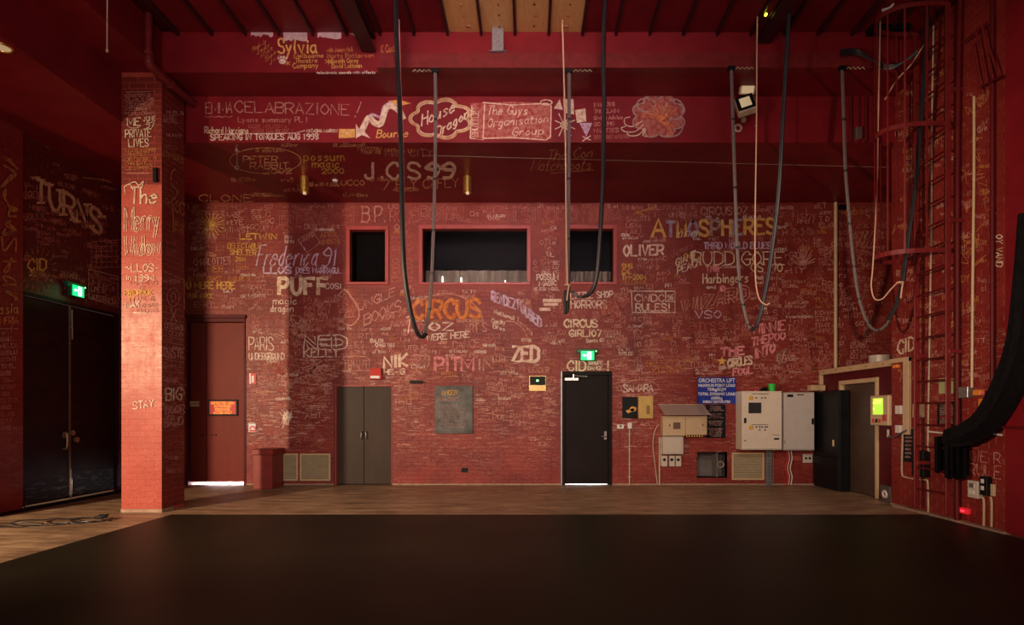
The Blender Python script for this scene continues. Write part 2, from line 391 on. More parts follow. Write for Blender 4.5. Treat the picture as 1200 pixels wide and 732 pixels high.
# ------------------------------------------------------------------ shell
def hb(a, b, c, d): return (BX(a), BX(b), max(0, BZ(d)), BZ(c))
H_W1, H_W2, H_W3 = hb(406, 456, 265, 333.5), hb(491, 622, 264, 334), hb(662, 723, 264, 333.5)
H_RD = (BX(219.5), BX(288), 0, BZ(372)); H_CD = (BX(393), BX(460), 0, BZ(451.5)); H_BD = (BX(657), BX(717), 0, BZ(435))
H_NI = hb(817, 852, 530, 559)
HOLES = [H_W1, H_W2, H_W3, H_RD, H_CD, H_BD, H_NI]
fl = struct(B(-9.5, 9, -3, 15, -.2, 0).build('floor', FLOOR))
mt = BB(-5.0, XR-.10, -1.5, 8.59, 0, .006, b=.002).build('stage_mat', MAT)
tag(mt, 'large black vinyl stage mat covering the front of the floor', 'mat')
wb = MB()
for a, b, c, d in walled(-7.8, 8.2, 0, ZC, HOLES): wb.box(a, b, YB, YB+.15, c, d)
wall_back = struct(wb.build('wall_back', RED_BK))
ux0 = -7.55
hl = [(h[0]-ux0, h[1]-ux0, h[2], h[3]) for h in HOLES]
bricks(wall_back, RED_BK, (ux0, YB, 0), 0, 15.5, .03, ZS, hl,
       lambda p: (max(0, abs(p[0]+ux0+.9)-1.75)*3+abs(p[1]-1.0)), 300)
struct(B(BX(288), BX(393), YB-.012, YB, 0, .028).build('trim_1', CONC)); struct(B(BX(460), BX(657), YB-.012, YB, 0, .028).build('trim_2', CONC))
struct(B(BX(717), 5.7, YB-.012, YB, 0, .028).build('trim_3', CONC))
# left wall with the tall doorway
LY0, LY1, LZT = RY(24, XL), RY(137, XL), 3.24
wl = MB()
for a, b, c, d in walled(7.2, YB, 0, ZC, [(LY0, LY1, 0, LZT)]): wl.box(XL-.15, XL, a, b, c, d)
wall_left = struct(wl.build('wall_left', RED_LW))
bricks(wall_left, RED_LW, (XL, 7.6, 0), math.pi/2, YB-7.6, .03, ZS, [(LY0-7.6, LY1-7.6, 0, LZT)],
       lambda p: p[0], 0)
pier = struct(B(XL, XL+.05, 7.3, LY0-.02, 0, ZS).build('trim_4', MORTAR))
bricks(pier, RED_SD, (XL+.05, 7.6, 0), math.pi/2, LY0-.02-7.6, .03, ZS, [], lambda p: p[1], 300)
# right wall pier carrying the ladder
wall_right = struct(B(XR, XR+2.5, 7.0, 9.57, 0, ZC).build('wall_right', MORTAR))
bricks(wall_right, RED_SD, (XR, 9.57, 0), -math.pi/2, 9.57-7.2, .03, ZC, [], lambda p: p[1], 300)
struct(B(XR-.02, XR+.04, 9.40, 9.575, 0, .03).build('trim_5', CONC)); struct(B(XR-.10, XR, 7.2, 9.40, 0, .03).build('trim_6', CONC))
struct(B(XR+2.0, XR+2.2, 9.57, YB, 0, ZC).build('wall_alcove', RED_D))
pn = struct(BB(XR-.06, XR+.2, 3.0, 7.215, .02, ZC, b=.01).build('wall_right_panel', RED_B))
B(XR-.10, XR-.06, 5.0, 7.215, 1.24, 1.27).build('rail', RED_D, pn)
# upper structure
low = struct(B(XL, -5.84, 3, YB, ZS, ZC).build('ceiling_low', RED_B))
bulk = struct(B(-5.84, XR+2.2, YK, YB, ZS, ZC).build('ceiling_soffit', RED_B))
bm = struct(B(-5.26, XR, YP, YK, ZB, ZC).build('trim_7', RED_B))
lb = struct(B(-5.84, -5.26, -3, YK, ZB, ZC).build('trim_8', RED_B))
cl = struct(B(-8, 9, -3, YB, ZC+.04, ZC+.2).build('ceiling', RED_D))
xs = [(249+39.4*k-VX)/F*YP for k in range(-1, 22)]
for k, (a, b) in enumerate(zip(xs, xs[1:])):
    ply = 7 <= k-1+0 <= 10
    o = BB(a+.018, b-.018, 3.5, YP, ZC-.005, ZC+.04, b=.004).build('plywood_panel' if ply else 'ceiling_panel', PLY if ply else RED_B, cl)
    if ply:
        kn = MB()
        for yy in (8.2, 8.42, 8.66):
            kn.cyl(((a+b)/2+random.uniform(-.06, .1), yy, ZC-.012), ((a+b)/2+.03, yy, ZC-.004), .02, 8)
        kn.build('nail_plate', KNOT, o)
for a in xs:
    BB(a-.018, a+.018, 3.5, YP, ZC-.065, ZC+.04, b=.004).build('joist', JOIST, cl)
for px, py in ((432, 60), (895, 50)):
    X = (px-VX)/F*8.75
    g = MB(); zb = EYE+(VY-py)/F*8.75
    g.box(X-.10, X+.10, 3.0, 8.76, zb, zb+.02); g.box(X-.012, X+.012, 3.0, 8.76, zb+.02, ZC-.1); g.box(X-.10, X+.10, 3.0, 8.76, ZC-.12, ZC-.095)
    struct(g.build('trim_9', JOIST))
# steel channel along the beam
ch = MB(); x0, x1 = (443-VX)/F*8.74, (1020-VX)/F*8.74
ch.box(x0, x1, 8.715, 8.73, ZB, ZB+.225); ch.box(x0, x1, 8.73, 8.80, ZB+.21, ZB+.225); ch.box(x0, x1, 8.66, 8.80, ZB-.01, ZB+.006)
tag(ch.build('steel_channel', RED_S), 'long red steel channel bolted along the face of the high beam', 'beam')
# soffit joint bead
struct(MB().cyl(onpl('soffit', 495, 182), onpl('soffit', 1042, 196), .0025, 5).build('trim_10', CREAM_D))

# ------------------------------------------------------------------ pillar
pil = tag(B(-5.84+.004, -5.26-.004, YP+.0025, YP+.58, 0, ZB).build('pillar', RED_PL), 'square red brick pillar covered in painted show titles, pale worn patch halfway up', 'pillar')
def pillar_bricks():
    st = MB(); n = 0
    # two faces seen, whole and half bricks laid alternately
    z = .05; row = 0
    W = .58
    while z+BH <= ZB:
        for face in (0, 1):
            if (row+face) % 2: cuts = [(0, .23), (.24, .47), (.48, W)]
            else: cuts = [(0, .11), (.12, .35), (.36, W)]
            for (a, b) in cuts:
                m = MB(); t = random.uniform(0, .0012); e = .002
                if face == 0:
                    vs = [(-5.84+a, YP+.0025, z), (-5.84+b, YP+.0025, z), (-5.84+b, YP+.0025, z+BH), (-5.84+a, YP+.0025, z+BH),
                          (-5.84+a+e, YP+t, z+e), (-5.84+b-e, YP+t, z+e), (-5.84+b-e, YP+t, z+BH-e), (-5.84+a+e, YP+t, z+BH-e)]
                else:
                    X = -5.26
                    vs = [(X-.0025, YP+a, z), (X-.0025, YP+b, z), (X-.0025, YP+b, z+BH), (X-.0025, YP+a, z+BH),
                          (X-t, YP+a+e, z+e), (X-t, YP+b-e, z+e), (X-t, YP+b-e, z+BH-e), (X-t, YP+a+e, z+BH-e)]
                fs = [(4, 5, 6, 7)]+[(i, (i+1) % 4, 4+(i+1) % 4, 4+i) for i in range(4)]
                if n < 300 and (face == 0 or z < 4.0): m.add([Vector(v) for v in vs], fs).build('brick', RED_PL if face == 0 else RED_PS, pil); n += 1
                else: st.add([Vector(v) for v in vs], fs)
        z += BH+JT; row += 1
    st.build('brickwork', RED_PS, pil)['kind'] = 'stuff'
    MB().box(-5.845, -5.255, YP-.006, YP+.3, 0, .048).build('plinth', CONC, pil)
pillar_bricks()
pp = MB().cyl((-5.20, 8.40, ZC), (-5.20, 8.40, ZB-.12), .045, 12); tb = [(-5.20, 8.40, ZB-.02), (-5.20, 8.42, ZB-.10), (-5.19, 8.52, ZB-.115), (-5.18, 9.0, ZB-.12), (-5.16, YK, ZB-.12)]
pp.tube(tb, .06, 12); pp.cyl((-5.20, 8.40, ZB+.0), (-5.20, 8.40, ZB+.05), .065, 12); pp.cyl((-5.19, 8.85, ZB-.12), (-5.19, 8.9, ZB-.12), .075, 12)
tag(pp.build('drain_pipe', RED_S, smooth=True), 'red elbowed pipe running back under the beam at the top of the pillar', 'pipe')
tag(MB().box((183-VX)/F*YP-.02, (183-VX)/F*YP+.03, YP-.05, YP-.012, 4.72, 4.92).build('bracket', BLACK), 'small black bracket on the upper right edge of the pillar', 'bracket')
tag(MB().cyl((at(126, 0, 6.6).x, 6.6, ZC+.02), at(125.5, 60, 6.6), .006, 6).cyl(at(125.5, 58, 6.6), at(125.5, 61, 6.6), .012, 8).build('hanging_wire', CREAM_D), 'thin pale wire hanging free left of the pillar top', 'wire')

# ------------------------------------------------------------------ lettering
G = {}
for ln in """A 00 39 60,13 53
B 00 09,~09 49 68 66 45 05,~45 64 61 40 00
C ~67 59 39 17 04 12 30 50 62
D 00 09,~09 39 67 64 62 30 00
E 69 09 00 60,05 45
F 69 09 00,05 45
G ~67 59 39 17 04 12 30 50 62 64,64 34
H 00 09,60 69,05 65
I 30 39
J ~49 42 30 10 02
K 09 00,69 04 60
L 09 00 60
M 00 09 32 69 60
N 00 09 60 69
O ~39 17 04 12 30 52 64 57 39
P 00 09,~09 49 68 66 44 04
Q ~39 17 04 12 30 52 64 57 39,32 60
R 00 09,~09 49 68 66 44 04,34 60
S ~67 49 19 07 15 44 62 50 20 01
T 09 69,39 30
U ~09 03 20 40 63 69
V 09 30 69
W 09 10 37 50 69
X 09 60,00 69
Y 09 35 69,35 30
Z 09 69 00 60
0 ~39 17 04 12 30 52 64 57 39
1 17 39 30
2 ~07 29 49 67 55 00,00 60
3 ~08 39 68 66 35,~35 63 61 30 01
4 50 59 03 63
5 69 09 05,~05 35 64 61 40 00
6 ~69 28 04 11 30 51 63 45 14
7 09 69 20
8 ~35 07 29 49 67 35 12 20 40 62 35
9 ~65 35 06 28 49 67 64 40 10
a ~55 25 03 11 30 52,55 51 60
b 09 00,~04 35 53 51 30 01
c ~54 35 13 02 10 30 51
d 59 50,~54 35 13 11 30 51
e ~03 53 54 35 14 02 10 30 51
f ~58 39 27 20,05 45
g ~54 35 13 11 30 51,~55 5z 3x 1y
h 09 00,~03 35 54 50
i 35 30,37 38
j ~45 4z 2x 0y,47 48
k 09 00,55 02 50
l ~29 21 40
m 00 05,~03 25 34 30,~33 45 64 60
n 00 05,~03 35 54 50
o ~35 13 11 30 51 53 35
p 0x 05,~04 35 53 51 30 01
q ~54 35 13 11 30 51,55 5x
r 10 15,~13 35 55
s ~54 35 14 23 42 51 30 10
t ~28 21 30 50,05 55
u ~05 01 20 41 45,55 50
v 05 30 55
w 05 10 34 50 65
x 05 50,00 55
y 05 30,55 1x
z 05 55 00 50
! 39 33,31 30
' 39 37
. 30 31
- 14 54
~ ~04 25 43 64
& ~60 17 29 37 04 12 30 63
/ 00 69
* 37 31,06 62,02 66
: 32 33,36 37""".split('\n'):
    ch_, spec = ln[0], ln[2:]; G[ch_] = []
    for s_ in spec.split(','):
        cv = s_[0] == '~'; s_ = s_[1:] if cv else s_
        pts = [Vector((int(p[0])/6, (({'z': -1, 'y': -2, 'x': -3}).get(p[1]) if p[1] in 'xyz' else int(p[1]))/9)) for p in s_.split()]
        G[ch_].append(crom(pts, 3) if cv else pts)
NARROW = {'I': .35, 'i': .4, '!': .35, "'": .3, '.': .3, 'l': .5, '1': .6, ' ': .55, 'M': 1.4, 'W': 1.4, 'm': 1.3, 'w': 1.2, 'j': .6, 'f': .8, 't': .8, 'r': .85, ':': .3}
def ribbon(mb, pl, pts, w, depth=0.0):
    """flat brush stroke (pixel coordinates) laid onto the plane pl"""
    n = len(pts)
    if n < 2: return
    keep = LAY.get(pl, 0) if isinstance(pl, str) else 0
    if isinstance(pl, str): LAY[pl] = BASE[0]+random.random()*BASE[1]
    vs = []
    for i, p in enumerate(pts):
        a = pts[max(i-1, 0)]; c = pts[min(i+1, n-1)]; t = (c-a)
        if t.length < 1e-6: t = Vector((1, 0))
        t.normalize(); nn = Vector((-t.y, t.x))
        q = Vector(p)
        if i == 0: q = q-t*w*.3
        if i == n-1: q = q+t*w*.3
        for sgn in (-.5, .5):
            r = q+nn*w*sgn; vs.append(onpl(pl, r.x, r.y))
    mb.add(vs, [(2*i, 2*i+1, 2*i+3, 2*i+2) for i in range(n-1)])
    if isinstance(pl, str): LAY[pl] = keep
def fill(mb, pl, pts):
    if isinstance(pl, str): LAY[pl] = BASE[0]-.0001-random.random()*.0002
    mb.add([onpl(pl, *p) for p in pts], [tuple(range(len(pts)))])
def disc(cx, cy, rx, ry, n=16, j=0):
    return [Vector((cx+rx*math.cos(2*math.pi*i/n)*(1+random.uniform(-j, j)), cy+ry*math.sin(2*math.pi*i/n)*(1+random.uniform(-j, j)))) for i in range(n)]
def circ(cx, cy, rx, ry, n=20, a0=0, a1=2*math.pi, j=0):
    return [Vector((cx+rx*math.cos(a0+(a1-a0)*i/n)*(1+random.uniform(-j, j)), cy+ry*math.sin(a0+(a1-a0)*i/n)*(1+random.uniform(-j, j)))) for i in range(n+1)]
def wr(mb, pl, s, x0, y0, x1, y1, h, w=1.0, slant=0, jit=.02, style='', h2=None, up=None, gap=.28, arc=0):
    """write s between baseline points (x0,y0)-(x1,y1), letters h pixels tall, brush w pixels wide"""
    adv = [NARROW.get(c, 1) for c in s]; tot = sum(adv)+gap*(len(s)-1); bx = Vector((x1-x0, y1-y0)); u = Vector((0, -1)) if up is None else Vector(up)
    pos = 0; h2 = h if h2 is None else h2
    for c, a in zip(s, adv):
        if c in G:
            for st in G[c]:
                out = []
                for p in st:
                    t = (pos+(p.x if a >= .5 else .5+(p.x-.5))*a)/tot; hh = h+(h2-h)*t
                    q = Vector((x0, y0))+bx*t+u*(p.y*hh)+bx.normalized()*(slant*p.y*hh)+u*(arc*math.sin(math.pi*min(1, max(0, t))))
                    out.append(q+Vector((random.gauss(0, jit*h), random.gauss(0, jit*h))))
                if style == 'outline':
                    for sg in (-1, 1):
                        off = []
                        for i, p in enumerate(out):
                            tt = out[min(i+1, len(out)-1)]-out[max(i-1, 0)]
                            tt = tt.normalized() if tt.length > 1e-6 else Vector((1, 0)); off.append(p+Vector((-tt.y, tt.x))*w*1.3*sg)
                        ribbon(mb, pl, off, w*.75)
                else:
                    ribbon(mb, pl, out, w)
                    if style == 'serif':
                        for e in (out[0], out[-1]):
                            if len(st) == 2 or st is G[c][0]: ribbon(mb, pl, [e+Vector((-w*1.1, 0)), e+Vector((w*1.1, 0))], w*.7)
        pos += a+gap
HOST = dict(back=wall_back, bulk=bulk, beam=bm, pf=pil, ps=pil, soffit=bulk, left=wall_left, pier=pier, right=wall_right)
SHAPES = []   # boxes already written on, to keep the small writing off the big titles
def T(pl, col, s, x0, y0, x1, y1, h, w=1.0, name='painted_lettering', **k):
    mb = MB(); wr(mb, pl, s, x0, y0, x1, y1, h, w, **k); mb.build(name, P[col], HOST[pl])
    SHAPES.append((pl, min(x0, x1)-1, max(x0, x1)+1, min(y0, y1)-max(h, k.get('h2') or 0)-1, max(y0, y1)+1))
def D(pl, col, strokes, w, name='painted_drawing', fills=()):
    mb = MB()
    for s in strokes: ribbon(mb, pl, [Vector(p) for p in s], w)
    for f in fills: fill(mb, pl, f)
    mb.build(name, P[col], HOST[pl])

b = 'back'
T(b, 'dim', "EFFRVE '91", 329, 262, 415, 262, 14, 1.1, style='outline')
T(b, 'gold', 'LETWIN', 281, 280, 324, 280, 6, 1.6)
T(b, 'gold', 'DELECTABLE', 267, 291, 306, 291, 6, .9); T(b, 'gold', 'SHELTER', 270, 298, 300, 299, 6, 1.2); T(b, 'gold', '2011', 276, 306, 288, 306, 5, .8)
T(b, 'chalk', 'CHARLOTTES', 227, 311, 270, 309, 8, 1.0); T(b, 'ochre', 'WEB', 243, 319, 261, 318, 7, 1.2)
T(b, 'lilac', 'Frederica', 300, 311, 371, 311, 24, 1.5, slant=.22); T(b, 'lilac', '91', 377, 311, 394, 311, 21, 1.5, slant=.15)
T(b, 'lilac', 'LLOS', 309, 320, 341, 320, 7.5, 2.2); T(b, 'lilac', 'DOES WARRAGUL', 347, 320, 400, 320, 6.5, 1.3)
T(b, 'ochre', 'ON THE COAST', 220, 329, 260, 329, 5.5, .9); T(b, 'ochre', 'MEASURE OF', 264, 329, 295, 329, 5, .9)
T(b, 'gold', 'U WERE HERE', 219, 338, 275, 338, 7.5, 1.9); T(b, 'chalk', 'VENGEANCE', 281, 338.5, 312, 338.5, 5, .8); T(b, 'gold', 'VERMORCE', 219, 349, 250, 349, 5, 1.0)
T(b, 'cream', 'PUFF', 327, 344, 383, 344, 18, 4.6, jit=.008, gap=.5)
T(b, 'tan', 'PUFF', 329, 345, 384, 345, 19, 1.2, style='serif', jit=.008, gap=.5)
T(b, 'chalk', 'the', 330, 349, 343, 349, 5, .9); T(b, 'white', 'magic', 320, 356, 348, 356, 8, 1.1); T(b, 'white', 'dragon', 317, 365, 344, 365, 8, 1.1)
T(b, 'white', 'COSI', 381, 338, 400, 338, 6, 1.1)
T(b, 'white', 'PARIS', 292, 410, 320, 410, 15, 1.3); T(b, 'white', 'UNDERGROUND', 292, 421, 333, 421, 7.5, 1.2)
T(b, 'white', 'NED', 358, 407, 404, 407, 12, 2.0, style='outline'); T(b, 'white', 'KELLY', 356, 418, 397, 418, 10, 1.5)
T(b, 'dim', 'WHISCONE', 296, 437, 357, 437, 12, 1.1); T(b, 'chalk', 'SPEAKEASY', 303, 449, 364, 449, 8, 1.1)
T(b, 'chalk', 'B.P.', 424, 260, 452, 260, 18, 1.4); T(b, 'dim', 'ROWE', 457, 259, 489, 259, 12, 1.2); T(b, 'dim', 'ROYAL', 492, 258, 551, 258, 15, 1.2, style='outline')
T(b, 'dim', 'I STUCK ON BROA', 602, 259, 728, 259, 14, 1.0, style='outline'); T(b, 'dim', 'COMMEDIA', 555, 246, 595, 246, 5, .8)
T(b, 'chalk', '07', 462, 269, 476, 269, 6, 1.0)
D(b, 'chalk', [crom([Vector(p) for p in ((397, 346), (404, 339), (413, 350), (420, 362), (420, 373), (412, 381), (404, 379), (399, 376))], 4)], 2.0)
T(b, 'chalk', 'UNGLE', 420, 364, 463, 346, 9.5, 1.3); T(b, 'chalk', 'BOOKS', 427, 381, 470, 363, 12, 1.5); T(b, 'chalk', 'AUG 96', 447, 376, 476, 367, 6, 1.0); T(b, 'chalk', 'FAUST', 458, 383, 477, 381, 5, .9)
T(b, 'orange', 'CIRCUS', 483, 373, 562, 371, 20, 3.6, jit=.01); T(b, 'ochre', 'CIRCUS', 484, 373, 563, 371, 20, 1.4, style='outline', jit=.01)
D(b, 'chalk', [circ(522, 382, 45, 38, 30, -math.pi*.98, -math.pi*.05)], 1.4)
T(b, 'white', 'OZ', 503, 387, 531, 387, 9, 2.2); T(b, 'white', 'WERE HERE', 500, 399, 550, 395, 7, 1.4); T(b, 'chalk', 'ART S', 545, 390, 570, 388, 10, 1.3)
T(b, 'chalk', 'DANCE', 531, 409, 562, 406, 9, 1.1); T(b, 'dim', 'BATA', 568, 400, 595, 399, 8, 1.1)
T(b, 'lilac', 'RENDEZ', 576, 352, 604, 362, 11, 2.2); T(b, 'lilac', 'VOUSED', 606, 362, 634, 384, 11, 2.2); T(b, 'white', 'National', 579, 367, 603, 375, 5, 1.0); T(b, 'chalk', 'Touring', 606, 376, 624, 392, 5, 1.0)
T(b, 'white', 'Clarity', 576, 378, 592, 380, 5, .9); T(b, 'white', 'Bros', 578, 384, 592, 388, 5, .9)
D(b, 'chalk', [circ(596, 408, 24, 32, 16, -math.pi*.7, -math.pi*.1)], 1.3)
T(b, 'solid', 'ZED', 601, 423, 631, 423, 17, 4.0, jit=.01)
T(b, 'white', 'BALCO', 434, 401, 449, 401, 4, 1.0); T(b, 'white', 'CHAD YOU', 440, 406, 462, 406, 4, 1.0)
T(b, 'chalk', 'TRIANT', 403, 432, 431, 432, 10, 1.1); D(b, 'chalk', [[(400, 422), (404, 418), (416, 417), (429, 418), (433, 421), (434, 434), (401, 434)]], 1.0)
T(b, 'solid', 'NIK', 450, 431, 477, 428, 13, 3.4); T(b, 'white', 'HE-G', 450, 439, 474, 438, 6, 1.4)
D(b, 'chalk', [[(482, 417), (488, 415), (494, 417), (500, 415), (504, 418), (502, 428), (494, 439), (485, 430), (482, 417)]], 1.3)
T(b, 'pink', 'PITM', 510, 434, 555, 434, 15, 3.2); T(b, 'chalk', 'IN', 560, 434, 578, 433, 13, 2.4); T(b, 'chalk', 'INITIB', 568, 424, 592, 424, 7, 1.0)
mb = MB()
for q in ((636, 658, 350, 354), (637, 654, 355, 358), (632, 645, 360.5, 364)): fill(mb, b, [(q[0], q[2]), (q[1], q[2]), (q[1], q[3]), (q[0], q[3])])
mb.build('painted_bar', P['solid'], wall_back)
T(b, 'white', 'LITTLE SHOP', 669, 350, 718, 348, 7, 1.4); T(b, 'chalk', 'OF', 680, 354, 688, 354, 4, .8); T(b, 'white', 'HORRORS', 669, 361, 711, 361, 9, 1.4)
T(b, 'cream', 'CIRCUS', 661, 383, 700, 383, 8.5, 2.0); T(b, 'cream', 'GIRL!07', 667, 394, 705, 394, 7.5, 1.7); T(b, 'white', 'Santa 60', 687, 401, 708, 400, 4, .8)
T(b, 'white', 'CWDC', 744, 353, 778, 353, 8, 1.2); T(b, 'white', 'RULES!', 745, 364, 785, 364, 8, 1.5); T(b, 'white', '96', 782, 351, 789, 351, 6, 1.0)
D(b, 'white', [[(740, 341), (791, 341), (791, 366), (741, 366), (740, 341)], [(780, 341), (780, 353), (791, 353)]], 1.2)
T(b, 'white', 'POSSUM', 629, 328, 654, 327, 6.5, 1.3); T(b, 'white', 'MAGIC', 632, 335, 652, 334, 5.5, 1.2)
T(b, 'cream', 'CID', 665, 434, 686, 434, 11, 1.9); T(b, 'white', 'DANCE', 689, 433, 706, 433, 4, 1.0); T(b, 'white', 'TROUPE', 689, 427, 706, 427, 4, 1.0); T(b, 'cream', '!', 710, 434, 715, 434, 11, 1.8)
T(b, 'chalk', 'LEADER', 620, 436, 643, 436, 6, 1.1)
T(b, 'white', 'SAMARA', 731, 459, 765, 458, 8, 1.2); D(b, 'chalk', [circ(750, 455, 22, 10, 24, .5, 6.4)], 1.1)
T(b, 'ochre', 'BALLET', 758, 429, 790, 428, 6, .9); T(b, 'ochre', 'KITTENS', 765, 438, 802, 435, 7, 1.1)
T(b, 'chalk', 'WIZARD', 800, 367, 876, 350, 15, 1.6, style='outline', jit=.01); T(b, 'lilac', 'VSO', 815, 373, 845, 372, 8.5, 1.2); T(b, 'dim', "BITY'S SONG", 809, 386, 866, 385, 8, 1.1)
T(b, 'gold', 'SHS', 729, 314, 741, 314, 5, 1.2); T(b, 'gold', 'CAL', 729, 320.5, 740, 320.5, 5, 1.2); T(b, 'gold', 'TM-2004', 729, 327.5, 757, 327.5, 6, 1.3); T(b, 'ochre', 'WELLONER', 729, 333, 757, 333, 4.5, .9)
T(b, 'pink', 'The', 827, 319, 843, 318, 7, 1.3); T(b, 'cream', 'Harbingers', 824, 332, 877, 330, 11, 1.4); T(b, 'white', 'and', 828, 338, 839, 338, 4, 1.0)
mb = MB(); fill(mb, b, disc(838, 314, 5, 3.5, 10, .15)); fill(mb, b, disc(847, 338, 4, 4, 10, .15)); mb.build('painted_drawing', P['pink'], wall_back)
T(b, 'pink', 'WINNIE', 883, 392, 920, 386, 11, 2.3); T(b, 'pink', 'THEPOO', 881, 405, 920, 397, 9, 2.2); T(b, 'pink', 'INTO', 885, 420, 908, 412, 11, 2.6); T(b, 'grey', 'OZ', 911, 427, 920, 424, 14, 2.0)
T(b, 'pink', 'THE', 845, 417, 872, 415, 9, 2.6); T(b, 'cream', 'CIRCLES', 853, 430, 881, 426, 9, 2.2); T(b, 'pink', 'FOOL', 859, 440, 882, 437, 8, 2.2)
D(b, 'sgold', [], 1, fills=([(846+6*math.sin(math.pi*k/5)*(1 if k % 2 == 0 else .42), 423-6*math.cos(math.pi*k/5)*(1 if k % 2 == 0 else .42)) for k in range(10)],))
T(b, 'chalk', 'CIRCUS OZ', 821, 252, 876, 251, 9, 1.4); D(b, 'dim', [[(804, 238), (804, 252), (818, 252)], [(804, 238), (872, 238), (872, 242)]], 1.1)
SA = 'ATMOSPHERES'
for i, c in enumerate(SA):
    x = 764+i*13.1+(4 if i else 0); T(b, ['sgold', 'blue', 'gold', 'blue', 'sgold', 'grey', 'sgold', 'blue', 'sgold', 'gold', 'sgold'][i], c, x, 277-i*.35, x+(15 if not i else 9.5), 277-i*.35, 21 if not i else 17, 3.6, jit=.01)
T(b, 'cream', '27/7/91', 793, 278, 820, 276, 6, 1.0); T(b, 'lilac', 'THIRD WORLD BLUES', 825, 291, 903, 291, 7, 1.7); T(b, 'chalk', 'ETC LIVE', 836, 295.5, 860, 295.5, 4, .8)
T(b, 'cream', 'RUDDIGORE', 811, 310, 918, 310, 15, 1.4, style='serif', jit=.01)
T(b, 'cream', 'GIANT', 792, 312, 815, 301, 8, 1.2); T(b, 'cream', 'PEACH', 794, 321, 821, 310, 8, 1.2); T(b, 'dim', 'James', 787, 301, 812, 290, 8, 1.0)
T(b, 'solid', 'OLIVER', 731, 300, 777, 298, 13, 2.5, h2=11, jit=.01)
T(b, 'dim', 'fishy', 928, 257, 957, 257, 12, 1.2); T(b, 'dim', '20-9-86', 927, 275, 953, 275, 8, 1.1); T(b, 'dim', 'ON', 930, 284, 948, 284, 5, 1)
D(b, 'chalk', [[(941, 311), (941+(14+2*(k % 2))*math.sin(a), 311-(25-8*abs(math.sin(a)))*math.cos(a))] for k, a in enumerate([math.radians(-75+12.5*k) for k in range(13)])]+[circ(941, 310, 4, 5, 12)], 1.0)
D(b, 'ochre', [[(742, 242), (748, 250), (756, 246), (768, 242)], [(743, 251), (752, 247), (766, 245)], [(745, 247), (754, 252)]], 2.0)
D(b, 'gold', [[(248, 263), (248+15*math.cos(a), 263+14*math.sin(a))] for a in [2*math.pi*k/18 for k in range(18)]], 1.0)
D(b, 'dim', [[(232, 247), (263, 247), (263, 278), (232, 278), (232, 247)]]+[[(232, y), (263, y)] for y in (251, 256, 261, 266, 271, 275)], 1.2)
D(b, 'chalk', [[(349, 281), (366, 270), (375, 284), (360, 296), (349, 281)]], .9); T(b, 'chalk', 'NAKED', 353, 285, 368, 276, 5, .8)
T(b, 'ochre', 'APRIL', 375, 279, 398, 277, 6, .8); T(b, 'ochre', 'GHOSTS', 376, 286, 398, 285, 5, .8)
T(b, 'white', 'BIRMY', 843, 433, 856, 432, 4, .8); T(b, 'gold', 'Circus', 802, 303, 815, 300, 6, .8); T(b, 'cream', 'OS WO', 880, 318, 917, 318, 10, 1.3)
T(b, 'dim', 'ion', 871, 366, 890, 362, 9, 1.3); T(b, 'chalk', 'LOL', 884, 432, 899, 431, 6, 1.2); T(b, 'dim', 'PRINCE', 770, 372, 800, 372, 6, .9)
T(b, 'ochre', 'Robe', 987, 253, 1012, 250, 9, 1.0); T(b, 'dim', 'Jacobie', 1004, 267, 1040, 266, 9, 1.0); T(b, 'dim', 'SPANISH', 1004, 300, 1040, 299, 7, 1.0)
D(b, 'dim', [[(1002, 292), (1012, 270), (1034, 272), (1030, 298), (1002, 292)]]+[[(1004+k*5, 290), (1012+k*5, 272)] for k in range(4)], 1.4)
D(b, 'dim', [circ(978, 345, 9, 14, 16), circ(1000, 345, 13, 10, 16), circ(978, 345, 4, 7, 12)], 1.4)
D(b, 'white', [[(336+random.gauss(0, 3.5), 490+random.gauss(0, 5)), (336+random.gauss(0, 3.5), 490+random.gauss(0, 5))] for _ in range(34)], 1.0)
# swirls and loops that fill the wall between titles
for (cx, cy, rr, n, col) in ((372, 368, 17, 5, 'dim'), (352, 382, 13, 4, 'chalk'), (345, 396, 12, 4, 'dim'), (716, 366, 14, 5, 'dim'), (727, 358, 9, 4, 'dim'), (410, 360, 10, 3, 'dim'), (615, 356, 8, 3, 'chalk'),
                             (940, 420, 16, 5, 'dim'), (967, 425, 9, 4, 'dim'), (330, 433, 10, 3, 'dim'), (918, 440, 9, 4, 'dim'), (366, 433, 12, 3, 'chalk')):
    D(b, col, [crom([Vector((cx+random.uniform(-rr, rr), cy+random.uniform(-rr, rr))) for _ in range(7)], 5) for _ in range(n)], 1.0)
for x0, n in ((459, 10), (474, 10)):
    for k, c in enumerate('FOOTLOOSED'[:n]): T(b, 'dim', c, x0, 281+k*5.4, x0+10, 281+k*5.4, 4.4, .9)

